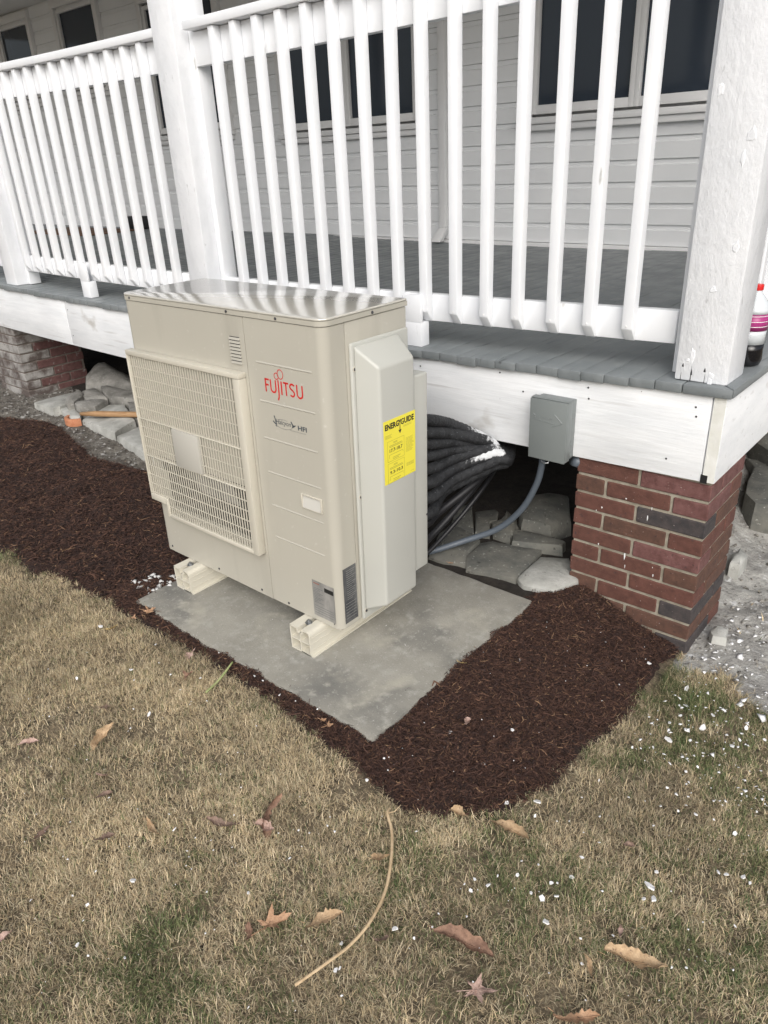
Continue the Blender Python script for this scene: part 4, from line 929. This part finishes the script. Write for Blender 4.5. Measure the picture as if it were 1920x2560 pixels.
# ---------------------------------------------------------------- pipes
def bez(p, n=28):
    """Catmull-Rom through the points"""
    P = [Vector(q) for q in p]; P = [2 * P[0] - P[1]] + P + [2 * P[-1] - P[-2]]; o = []
    for i in range(1, len(P) - 2):
        for k in range(n):
            t = k / n; a, b, c, d = P[i - 1], P[i], P[i + 1], P[i + 2]
            o.append(.5 * ((2 * b) + (c - a) * t + (2 * a - 5 * b + 4 * c - d) * t * t + (3 * b - a - 3 * c + d) * t ** 3))
    o.append(P[-2]); return o
def foam_mat():
    """black insulation; overspray of white paint where the mask attribute says so, broken up by the wrap texture"""
    m = mat('pipe_insulation_sprayed', (.010, .011, .013), (.028, .03, .034), 40, .6, bump=.007, bscale=120, speck=[((.20, .22, .24), 120, .66, .74, (1, 1, 1))])
    n = m.node_tree.nodes; l = m.node_tree.links; b = n['Principled BSDF']; src = b.inputs['Base Color'].links[0].from_socket
    a = n.new('ShaderNodeAttribute'); a.attribute_name = 'Col'; t = n.new('ShaderNodeTexNoise'); t.inputs['Scale'].default_value = 75; t.inputs['Detail'].default_value = 6
    g = n.new('ShaderNodeNewGeometry'); l.new(g.outputs['Position'], t.inputs['Vector'])
    s = n.new('ShaderNodeMath'); s.operation = 'ADD'; l.new(a.outputs['Fac'], s.inputs[0]); l.new(t.outputs[0], s.inputs[1])
    r = n.new('ShaderNodeMapRange'); r.inputs[1].default_value = .95; r.inputs[2].default_value = 1.2; l.new(s.outputs[0], r.inputs[0])
    x = n.new('ShaderNodeMix'); x.data_type = 'RGBA'; l.new(r.outputs[0], x.inputs[0]); l.new(src, x.inputs[6]); x.inputs[7].default_value = (.72, .74, .76, 1); l.new(x.outputs[2], b.inputs['Base Color'])
    return m
M['foamspray'] = foam_mat()
PIPES = [  # z at the unit, z half way, bend near the skirt, radius, overspray window, label
    (.700, (-.075, .70, .640), (-.020, .84, .555), (.0, .95, .49), .021, (.50, .95), 'topmost black insulated pipe, sprayed white where it bends under the porch skirt'),
    (.655, (-.055, .70, .602), (.012, .84, .545), (.03, .95, .48), .022, (.54, .95), 'second black insulated pipe from the top with a white sprayed bend'),
    (.610, (-.055, .70, .570), (-.010, .84, .515), (.0, .95, .46), .020, (1, 0), 'third black insulated pipe from the top, unpainted'),
    (.565, (-.050, .70, .543), (.022, .84, .512), (.04, .95, .46), .019, (.66, .45), 'fourth black insulated pipe, half hidden between its neighbours'),
    (.515, (-.035, .70, .512), (.040, .83, .522), (.06, .95, .48), .020, (.56, .75), 'black insulated pipe with white overspray along its upper side, fifth from the top'),
    (.460, (-.030, .70, .470), (.062, .83, .503), (.09, .95, .47), .0225, (.47, .95), 'thick black pipe with the longest white sprayed bend, sixth from the top'),
    (.400, (-.020, .70, .422), (.085, .83, .478), (.12, .95, .47), .0215, (1, 0), 'lowest thick black insulated pipe above the loose cables'),
    (.335, (-.045, .70, .365), (.070, .84, .440), (.12, .97, .45), .020, (1, 0), 'slimmer black insulated pipe under the lowest thick one'),
]
for k, (z0, m1, m2, m3, r, (wa, wamt), lb) in enumerate(PIPES):
    lo = .012 * max(0, k - 3)      # the lower pipes hug the unit more closely
    m1 = (m1[0] - lo, m1[1], m1[2]); m2 = (m2[0] - lo * .9 - .008, m2[1], m2[2]); m3 = (m3[0] - lo - .045, m3[1], m3[2])
    q = bez([(-.30, .42, z0 + .01), (-.16, .47, z0 + .012), (-.06, .55, z0), m1, m2, m3, (m3[0] - .38, 1.5, m3[2] - .02)], 26); g = random.Random(k)
    rr = [r * (1 + .035 * math.sin(i * 1.9 + k) + g.uniform(-.05, .05)) for i in range(len(q))]; nq = len(q)
    mb = MB().tube(q, rr, 16); me = mb.mesh('insulated_pipe', fix=False)
    for p in me.polygons: p.use_smooth = True
    a = me.color_attributes.new('Col', 'FLOAT_COLOR', 'POINT')
    for vi in range(len(me.vertices)):
        ring = vi // 16; t = ring / nq; ctr = q[min(ring, nq - 1)]; d = (me.vertices[vi].co - ctr).normalized()
        w = max(0, min(1, (t - wa) / .18)) * max(0, min(1, (.76 - t) / .05)); up = max(0, min(1, (d.z * .8 + d.x * .35 - d.y * .2 + .25) * 1.1))
        f = w * up * wamt; a.data[vi].color = (f, f, f, 1)
    link('insulated_pipe', me, M['foamspray'], label=lb, cat='pipe', group='black insulated pipes behind the heat pump')
for k, (p, r, lb) in enumerate([([(-.30, .45, .27), (-.10, .53, .275), (-.085, .66, .30), (-.03, .84, .38), (-.04, 1.1, .44)], .015, 'black taped cable under the slim pipe'),
                                ([(-.30, .45, .17), (-.12, .52, .18), (-.10, .64, .21), (-.06, .84, .33), (-.08, 1.1, .42)], .013, 'black cable running steeply down from the pipe bundle'),
                                ([(-.22, .50, .06), (-.16, .60, .08), (-.125, .74, .15), (-.07, .93, .30), (-.10, 1.2, .42)], .009, 'dark grey control cable nearest to the stones')]):
    MB().tube(bez(p, 10), r, 10).build('cable', M['cable'], smooth=True, label=lb, cat='cable', group='thin cables below the pipe bundle')
MB().tube(bez([(-.40, .52, .08), (-.28, .60, .05), (-.20, .72, .052), (-.10, .84, .085), (.02, .905, .150), (.12, .915, .262), (.185, .90, .385), (.212, .885, .47), (.222, .875, .535)], 10), .0125, 14).build('conduit', M['conduit'], smooth=True, label='grey flexible conduit curving from the disconnect box down to the stones', cat='conduit')
o = MB().tube([(.33, .905, .52), (.34, .93, .505), (.36, 1.0, .50), (.37, 1.2, .50)], .022, 12).build('conduit', M['conduit'], smooth=True, label='short grey conduit elbow behind the lower right of the disconnect box', cat='conduit')

# ---------------------------------------------------------------- disconnect box
db = empty('disconnect_box', (.2635, .855, .64), label='grey metal electrical disconnect box on the white skirt board', cat='electrical box')
MB().box(-.062, .0695, -.030, .0345, -.102, .112).build('body', M['boxgrey'], db, bevel=.003)
MB().box(-.072, .0715, -.036, -.0305, -.108, .112).box(-.072, .0715, -.0304, .000, .1125, .1155).box(-.072, -.069, -.0302, .0, -.105, .112).box(.0697, .0725, -.0302, .0, -.105, .112).build('cover', M['boxgrey'], db, bevel=.002)
bx = lambda u, v: (u, -.0366, v)
ar = MB()
def ridge(p, q, w=.003):
    (a, b), (c, d) = p, q; dx, dy = c - a, d - b; l = math.hypot(dx, dy); nx_, ny_ = -dy / l * w / 2, dx / l * w / 2
    ar.add([(a + nx_, -.0361, b + ny_), (a - nx_, -.0361, b - ny_), (c - nx_, -.0361, d - ny_), (c + nx_, -.0361, d + ny_), (a, -.0375, b), (c, -.0375, d)], [(0, 4, 5, 3), (4, 1, 2, 5), (0, 1, 4), (3, 5, 2)])
ridge((.024, .066), (.054, .040)); ridge((.014, .018), (.054, .038)); ridge((-.058, .058), (-.048, .050), .002)
g = random.Random(2)
for i in range(9): ridge((-.052 + i * .0085, .042 + g.uniform(-.002, .004)), (-.048 + i * .0085, .050 + g.uniform(-.003, .002)), .0018)
ridge((-.056, .039), (.030, .031), .0014)
ar.build('embossed_arrow', M['boxgrey'], db)
MB().tube([(-.018, -.030, -.108), (-.018, -.036, -.116), (-.004, -.038, -.119), (.010, -.036, -.116), (.010, -.030, -.108)], .0028, 8).build('hasp', M['steel'], db, smooth=True)
for z in (.055, -.045, -.085):
    MB().lathe([(.012, 0), (.012, .0006), (.009, .0010)], 16).warp(lambda a, b, c, z=z: (.0696 + c, .016 + a, z + b)).build('knockout', M['boxgrey'], db)
MB().tube([(-.0415, .020, -.100), (-.0415, .020, -.125)], .017, 12).build('conduit_fitting', M['conduit'], db, smooth=True)

# ---------------------------------------------------------------- soda bottle
M['pet'] = mat('bottle_plastic', (.62, .66, .68), None, rough=.12, spec=.6)
bt = empty('soda_bottle', (.776, 1.185, DZ + S(.78) + .0005), label='soda bottle with red cap and magenta label beside the corner post', cat='bottle')
MB().lathe([(.030, .001), (.042, .008), (.0465, .025), (.0445, .06), (.046, .085)], 28).build('cola', mat('cola', (.006, .006, .008), None, rough=.15, spec=.6), bt, smooth=True)
MB().lathe([(.0462, .0855), (.0455, .12), (.0455, .135)], 28).build('lower_wall', M['pet'], bt, smooth=True)
MB().lathe([(.047, .1355), (.047, .195)], 28).build('label', mat('label_magenta', (.30, .02, .14), (.42, .05, .22), 60, .35, stretch=(.2, .2, 2)), bt, smooth=True)
for z in (.150, .168, .188): MB().lathe([(.0473, z), (.0473, z + .0022)], 28).build('label_stripe', M['flake'], bt, smooth=True)
MB().lathe([(.0465, .1955), (.046, .21), (.037, .235), (.022, .256), (.0135, .268), (.0130, .276)], 28).build('shoulder', M['pet'], bt, smooth=True)
MB().lathe([(.0148, .2765), (.0150, .280), (.0148, .296), (.0135, .2975)], 24).build('cap', mat('cap_red', (.62, .02, .02), None, rough=.35), bt, bevel=.0006)

bt.scale = (.96, .96, .86)
CHIPS = [(-0.846,-0.398,0.0287), (-0.4,-0.405,0.0152), (-0.291,-0.558,0.0241), (0.136,-0.766,0.0206), (0.181,-0.916,0.0232), (0.155,-1.015,0.0146), (0.226,-1.078,0.0161), (-0.158,-0.252,0.0122), (-0.118,-0.251,0.0113), (-0.023,-0.265,0.0117), (0.037,-0.254,0.0108), (0.117,-0.24,0.0114), (0.407,-0.343,0.0152), (0.423,-0.641,0.0129), (0.727,-0.613,0.0213), (0.66,-0.712,0.0151), (0.689,-0.761,0.0167), (0.693,-0.752,0.0119), (0.733,-0.789,0.0094), (-0.306,-0.356,0.0149), (-0.585,-0.339,0.0144), (-0.528,-0.471,0.0243), (-0.635,-0.607,0.0176), (0.089,-0.956,0.0095), (0.266,-1.076,0.0089), (0.331,-1.029,0.0125), (0.106,-1.024,0.0094), (0.219,-0.644,0.0096), (0.382,-0.573,0.0093), (0.408,-0.561,0.0106), (0.417,-0.764,0.014), (0.401,-0.266,0.0113), (0.436,-0.291,0.0098), (0.235,-0.729,0.008), (0.262,-0.743,0.008), (0.198,-0.749,0.0095), (0.232,-0.792,0.008), (0.264,-0.809,0.0079), (0.478,-0.062,0.0225), (0.595,0.085,0.0193), (0.609,-0.091,0.0219), (0.454,0.36,0.0118), (0.572,0.021,0.0076), (0.401,-0.085,0.0075), (0.513,0.048,0.0069), (0.399,-0.266,0.0086), (0.583,-0.088,0.0088), (0.748,0.73,0.0241), (0.933,0.433,0.0386), (0.888,0.71,0.0329), (0.916,0.625,0.0249), (1.003,0.478,0.0152), (1.091,0.53,0.024), (0.96,0.514,0.0309), (0.994,0.556,0.0347), (0.999,0.631,0.0266), (1.098,0.636,0.0229), (1.099,0.571,0.0173), (1.094,0.661,0.0196), (1.157,0.615,0.021), (1.201,0.183,0.0213), (1.102,0.178,0.0183), (1.022,0.144,0.0136), (1.063,0.159,0.0122), (1.145,0.194,0.0107), (0.856,0.12,0.0122), (0.975,0.333,0.0162), (1.042,0.374,0.0163), (1.023,0.329,0.0145), (1.008,0.227,0.0141), (0.777,-0.084,0.0302), (0.721,-0.148,0.0198), (0.796,-0.131,0.0141), (0.945,0.114,0.0136), (0.947,-0.168,0.0171), (0.956,-0.238,0.0227), (0.858,-0.32,0.0165), (0.845,-0.281,0.012), (0.88,-0.261,0.0107), (0.79,-0.4,0.0143), (0.8,-0.43,0.0161), (0.823,-0.392,0.0168), (0.825,-0.355,0.0105), (0.907,-0.342,0.0169), (0.934,-0.338,0.026), (0.954,-0.311,0.0196), (0.928,-0.287,0.0172), (0.938,-0.277,0.0106), (0.968,-0.384,0.0255), (1.103,-0.136,0.0376), (1.122,-0.163,0.0304), (1.106,-0.178,0.0189), (1.098,-0.084,0.0167), (1.209,0.021,0.0201), (1.227,0.028,0.0173), (1.26,0.049,0.0203), (1.277,0.041,0.0144), (1.318,0.041,0.0101), (1.286,-0.107,0.0123), (1.229,-0.146,0.0081), (1.239,-0.28,0.0103), (1.043,-0.367,0.0102), (1.093,-0.314,0.0103), (0.771,-0.602,0.0111), (0.786,-0.557,0.01), (0.778,-0.523,0.0088), (0.607,-0.386,0.0107), (0.406,-0.345,0.0155), (1.035,0.06,0.0132), (0.957,-0.095,0.0126), (0.78,-0.426,0.009), (1.071,-0.417,0.0125), (0.865,0.327,0.0131), (0.912,0.37,0.0132), (0.92,0.57,0.0193), (1.022,0.677,0.0197), (0.985,0.477,0.0169), (0.906,0.514,0.019)]
# ---------------------------------------------------------------- paint chips, leaves, twigs
def chipmesh(seed):
    g = random.Random(seed); n = g.choice([5, 6, 7]); ring = [(math.cos(6.283 * i / n + g.uniform(-.3, .3)) * g.uniform(.6, 1.05), math.sin(6.283 * i / n + g.uniform(-.3, .3)) * g.uniform(.45, .9)) for i in range(n)]
    v = []
    cx, cy = g.uniform(-.3, .3), g.uniform(-.3, .3)
    for z in (0, .16):
        for x, y in ring: v.append((x * .5, y * .5, z + .35 * (cx * x + cy * x * y)))
    f = [tuple(range(n))[::-1], tuple(range(n, 2 * n))] + [(i, (i + 1) % n, n + (i + 1) % n, n + i) for i in range(n)]
    me = MB().add(v, f).mesh('paint_chip'); me.materials.append(M['flake']); return me
CM = [chipmesh(k) for k in range(8)]
def zone(x, y):
    if inside(np.array([x]), np.array([y]), MULCH_R)[0]:
        return ('white paint chip on the dark mulch in front of the brick pier', 'white paint chips on the mulch') if x > .35 else ('white paint chip in the narrow mulch strip along the front of the pad', 'white paint chips in the mulch strip')
    if x > .82 and y > .12: return 'white paint chip in the green grass just below the brick pier', 'white paint chips in the green grass'
    if x > .72: return 'white paint chip in the lawn to the right of and below the mulch bed', 'white paint chips in the right lawn'
    return 'white paint chip in the dry lawn in front of the pad', 'white paint chips in the left lawn'
LC = dict()
for nm_, c1, c2 in (('tan', (.34, .225, .125), (.50, .36, .22)), ('orange', (.32, .18, .10), (.45, .28, .17)), ('brown', (.17, .095, .065), (.30, .18, .12)), ('pink', (.31, .20, .16), (.44, .31, .26)),
                    ('gold', (.46, .33, .14), (.56, .42, .2)), ('dull', (.16, .105, .08), (.25, .17, .13))):
    LC[nm_] = mat('leaf_' + nm_, c1, c2, 70, .75, bump=.002, bscale=110, speck=[((.12, .07, .045), 130, .60, .72, (1, 1, 1)), ((c2[0] * 1.15, c2[1] * 1.15, c2[2] * 1.15), 40, .58, .7, (1, 1, 1))])
def leaf_long(L, w, curl, seed, jag=.12):
    g = random.Random(seed); n = 18; mb = MB(); v = []; f = []
    for i in range(n + 1):
        t = i / n; ww = w * (math.sin(math.pi * min(1, t * .96 + .04)) ** .75) * (1 + jag * g.uniform(-1, 1))
        bow = curl * L * (t - .5) ** 2 * 1.6 + L * .03 * math.sin(t * 9 + seed); side = L * .09 * math.sin(t * 4.1 + seed)
        for k, s in enumerate((-1, -.55, 0, .55, 1)):
            v.append(((t - .5) * L, side + s * ww / 2 * (1 if abs(s) < 1 else (1 + g.uniform(-.42, .22))) * (.8 + .2 * math.cos(t * 7 + seed * 2)), bow + abs(s) ** 1.3 * ww * (.30 + .35 * math.sin(t * 3 + seed) * (1 if s > 0 else -.4)) + g.uniform(-.0015, .0015)))
    for i in range(n):
        for k in range(4): a = i * 5 + k; f.append((a, a + 1, a + 6, a + 5))
    mb.add(v, f)
    mb.tube([(-.5 * L, 0, curl * L * .4), (-.62 * L, .004, curl * L * .4 + .004)], .0009, 6)
    mb.tube([((t - .5) * L, L * .09 * math.sin(t * 4.1 + seed), curl * L * (t - .5) ** 2 * 1.6 + L * .03 * math.sin(t * 9 + seed) + .0002) for t in (0, .25, .5, .75, .98)], .0008, 5)
    return mb
def leaf_lobed(R, seed, lobes=5, curl=.35):
    """dried maple or oak leaf: uneven pointed lobes, edges rolled up, crumpled"""
    g = random.Random(seed * 3 + 1); v = [(0, 0, R * .05)]; ring = []
    for i in range(lobes):
        a0 = math.pi * (-.78 + 1.56 * i / (lobes - 1)) + g.uniform(-.12, .12); r = R * (1.15 - .45 * abs(i - (lobes - 1) / 2) / (lobes / 2)) * g.uniform(.75, 1.05)
        for da, k in ((-.34, .42), (-.20, .72), (-.13, .66), (0, 1), (.12, .70), (.2, .74), (.33, .45)):
            ring.append((a0 + da * 5 / lobes, r * k * g.uniform(.88, 1.1)))
    ring.append((math.pi * .98, R * .2)); n = len(ring); f = []
    fold = g.uniform(0, 3.14); fs = curl * 1.3
    for s in (.5, 1):
        for a, r in ring:
            r *= s; x, y = r * math.cos(a), r * math.sin(a) * .8; d = abs(x * math.sin(fold) - y * math.cos(fold))
            v.append((x * (1 - .25 * fs * d / R), y * (1 - .25 * fs * d / R), d * fs + s * s * R * g.uniform(-.07, .12)))
    for i in range(n):
        j = (i + 1) % n; f.append((0, 1 + i, 1 + j)); f.append((1 + i, 1 + n + i, 1 + n + j, 1 + j))
    mb = MB().add(v, f); mb.tube([(0, 0, R * .05), (-R * .5, -R * .1, .004), (-R * .9, -R * .2, .008)], .0009, 6); return mb
LEAVES = [ # x, y, type, length, width, angle, colour, curl, label
 (-.308, -.702, 'L', .100, .034, 2.03, 'tan', .25, 'tan curled leaf standing out in the dry grass left of centre'),
 (-.76, -.247, 'M', .040, 5, .3, 'orange', .35, 'bright orange maple leaf at the left front edge of the pad'),
 (-.798, -.295, 'M', .026, 4, 1.2, 'orange', .4, 'small crumpled orange leaf next to the orange maple leaf'),
 (-.804, -.376, 'L', .045, .022, 1.2, 'gold', .3, 'small golden leaf in the grass near the left corner of the pad'),
 (-.437, -.304, 'M', .032, 5, 1.9, 'pink', .3, 'pinkish brown leaf on the lawn edge by the mulch strip, upper of two'),
 (-.351, -.376, 'M', .032, 4, 2.2, 'brown', .45, 'reddish brown curled leaf on the lawn edge by the mulch strip, lower of two'),
 (.288, -.590, 'L', .115, .046, 2.0, 'brown', .5, 'large folded pink-brown leaf upright in the lawn in front of the pad corner'),
 (.310, -.620, 'L', .05, .03, .6, 'pink', .4, 'small crinkled tan leaf tip beside the folded leaf'),
 (.089, -.798, 'L', .073, .020, .05, 'tan', .2, 'narrow tan leaf lying in the grass left of the folded leaf'),
 (.512, -.784, 'M', .050, 5, 1.2, 'orange', .5, 'brown and orange lobed leaf left of the curved twig'),
 (.49, -.825, 'L', .04, .022, 2.3, 'brown', .5, 'small dark rust leaf tip left of the lobed leaf'),
 (.597, -.698, 'L', .086, .032, .82, 'tan', .2, 'pointed tan leaf just left of the curved twig'),
 (.197, -.276, 'M', .024, 4, 1.2, 'orange', .5, 'small vivid orange leaf in the mulch near the front corner of the pad'),
 (.17, -.268, 'M', .018, 4, .2, 'orange', .4, 'tiny orange leaf scrap at the mulch strip near the pad corner'),
 (.079, -1.178, 'L', .06, .03, 1.4, 'pink', .3, 'pink-brown leaf at the lower left edge of the picture'),
 (.592, -.495, 'L', .055, .036, 1.0, 'tan', .25, 'pale tan leaf behind the upper part of the curved twig'),
 (.719, -.648, 'L', .032, .018, .9, 'dull', .2, 'small reddish leaf right of the curved twig'),
 (-.109, -.82, 'L', .05, .022, .8, 'dull', .15, 'dull brown leaf sunk in the lawn at left'),
 (-.43, -.626, 'M', .025, 5, .8, 'dull', .2, 'reddish leaf scrap in the lawn near the left edge of the picture'),
 (-.465, -.849, 'L', .06, .02, .9, 'pink', .1, 'flat pale pink leaf in the lawn near the left edge of the picture'),
 (-.121, -.982, 'L', .05, .016, 2.0, 'dull', .3, 'narrow red-brown leaf in the lower left lawn'),
 (.217, -.674, 'L', .09, .028, .75, 'dull', .15, 'dull pink-brown leaf pressed in the grass left of the folded leaf'),
 (-.178, -.783, 'L', .03, .02, .6, 'pink', .2, 'small pink leaf above the dull brown leaf'),
 (.017, -.891, 'L', .05, .02, .9, 'dull', .2, 'brown leaf left of the narrow tan leaf'),
 (.778, -.223, 'L', .112, .036, -.10, 'tan', .22, 'long serrated tan leaf on the lawn below the mulch bed'),
 (.861, -.547, 'L', .135, .042, .37, 'brown', .22, 'long brown curled leaf near the bottom centre right'),
 (1.155, -.338, 'L', .128, .040, .58, 'tan', .22, 'large orange-tan leaf with torn edge near the bottom right'),
 (1.082, -.410, 'L', .05, .014, 2.5, 'tan', .15, 'small tan stalk piece below the large orange-tan leaf'),
 (.934, -.603, 'M', .045, 5, .5, 'pink', .25, 'pink oak-like leaf flat in the grass at the bottom'),
 (1.112, -.520, 'L', .09, .03, .5, 'orange', .2, 'orange-brown leaf cut off by the bottom edge of the picture'),
 (1.015, -.05, 'L', .03, .018, .3, 'dull', .2, 'small brown leaf in the right lawn'),
 (.495, .003, 'L', .032, .022, 1.8, 'pink', .3, 'small pale leaf on the mulch right of the pad corner'),
 (.651, -.268, 'L', .045, .028, .2, 'tan', .1, 'buried tan leaf at the lower edge of the mulch bed'),
 (1.10, -.292, 'L', .028, .014, 2.2, 'pink', .3, 'tiny pink leaf above the large orange-tan leaf'),
 (.335, .201, 'L', .030, .008, .35, 'gold', .1, 'yellow splinter on the mulch beside the pad'),
 (-.07, .70, 'M', .018, 4, .4, 'orange', .5, 'tiny orange leaf scrap at the back edge of the pad'),
]
# every chip is told apart by its nearest landmark, as seen from the camera side
LAND = [(x, y, lb.split(' in the ')[0].split(' on the ')[0].split(' at the ')[0].split(' lying ')[0].split(' left of ')[0].split(' next ')[0].split(' near ')[0].split(' right of ')[0].split(' standing ')[0]) for x, y, *_r, lb in LEAVES]
LAND += [(1.22, .15, 'grassy right edge of the picture'), (1.02, .38, 'densest patch of white flakes'), (.654, -.841, 'near end of the curved twig'), (.683, -.66, 'middle of the curved twig'), (.52, -.38, 'far end of the curved twig'), (.333, -.233, 'front corner of the pad'), (-.23, -.33, 'green stem'), (.82, .86, 'pier corner'), (.76, .45, 'right edge of the mulch bed'), (.55, .3, 'middle of the mulch bed'), (.6, -.3, 'lower tip of the mulch bed')]
used = {}
for i, (x, y, s) in enumerate(CHIPS):
    o = bpy.data.objects.new('paint_chip', CM[i % 8]); COL.objects.link(o)
    _, gp = zone(x, y)
    dd = sorted(LAND, key=lambda q: (q[0] - x) ** 2 + (q[1] - y) ** 2)
    size = 'large' if s > .034 else 'medium' if s > .022 else 'small'
    for L0 in dd[:14]:
        vx, vy = x - L0[0], y - L0[1]; rt, aw = vx * .76 + vy * .65, -vx * .65 + vy * .76
        dist = math.hypot(vx, vy); near = 'just' if dist < .06 else 'a hand' if dist < .13 else 'two hands' if dist < .22 else 'well'
        side = ('right of' if rt > 0 else 'left of') if abs(rt) > abs(aw) else ('behind' if aw > 0 else 'in front of')
        lb = '%s white paint chip %s %s the %s' % (size, near, side, L0[2])
        if lb not in used and len(lb.split()) < 17: break
    used[lb] = 1
    setp(o, lb, 'paint chip', gp)
    s *= .78; on = 'mulch' in gp
    o.location = (x, y, float(H(x, y)) + (.034 if on else .020)); o.scale = (s, s, s)
    o.rotation_euler = (rnd.uniform(-.5, .5), rnd.uniform(-.5, .5), rnd.uniform(0, 6.28))
for k, (x, y, ty, a, b, ang, c, cu, lb) in enumerate(LEAVES):
    mb = leaf_long(a, b, cu, k) if ty == 'L' else leaf_lobed(a, k, b, cu)
    me = mb.mesh('fallen_leaf', fix=False)
    o = link('fallen_leaf', me, LC[c], smooth=True, label=lb, cat='leaf', group='fallen leaves')
    om = inside(np.array([x]), np.array([y]), MULCH_R)[0]
    z = float(H(x, y)) + (.040 if om else .020)
    if k == len(LEAVES) - 1: z = .052
    o.location = (x, y, z); o.rotation_euler = (rnd.uniform(-.25, .25), rnd.uniform(-.15, .15), ang)
    if k == 6: o.rotation_euler = (.9, -.5, 2.0)
tw = [(0.52, -0.38), (0.529, -0.402), (0.569, -0.434), (0.62, -0.497), (0.66, -0.567), (0.683, -0.643), (0.683, -0.706), (0.676, -0.758), (0.654, -0.841)]
P3 = [(x, y, float(H(x, y)) + .034 + (.004 if i % 2 else 0)) for i, (x, y) in enumerate(tw)]; q = bez(P3, 6)
mb = MB().tube(q, [.0015 + .0028 * min(1, 8 * i / len(q)) * (1 - .35 * i / len(q)) for i in range(len(q))], 8)
mb.tube([(.529, -.402, P3[1][2]), (.545, -.392, P3[1][2] + .01), (.548, -.372, P3[1][2] + .016)], .0012, 6)
mb.build('twig', mat('twig_bark', (.46, .33, .19), (.60, .46, .29), 30, .7, stretch=(2, 2, 2)), smooth=True, label='long curved pale twig lying on the lawn', cat='twig')
a, b = (-.222, -.396), (-.241, -.269)
MB().tube(bez([(a[0], a[1], float(H(*a)) + .030), (-.235, -.33, .050), (b[0], b[1], float(H(*b)) + .062)], 6), [.0038] * 10 + [.003] * 3, 8).build('plant_stem', mat('stem_green', (.22, .27, .10), (.34, .36, .17), 30, .6), smooth=True, label='pale green plant stem leaning over the mulch strip', cat='stem')
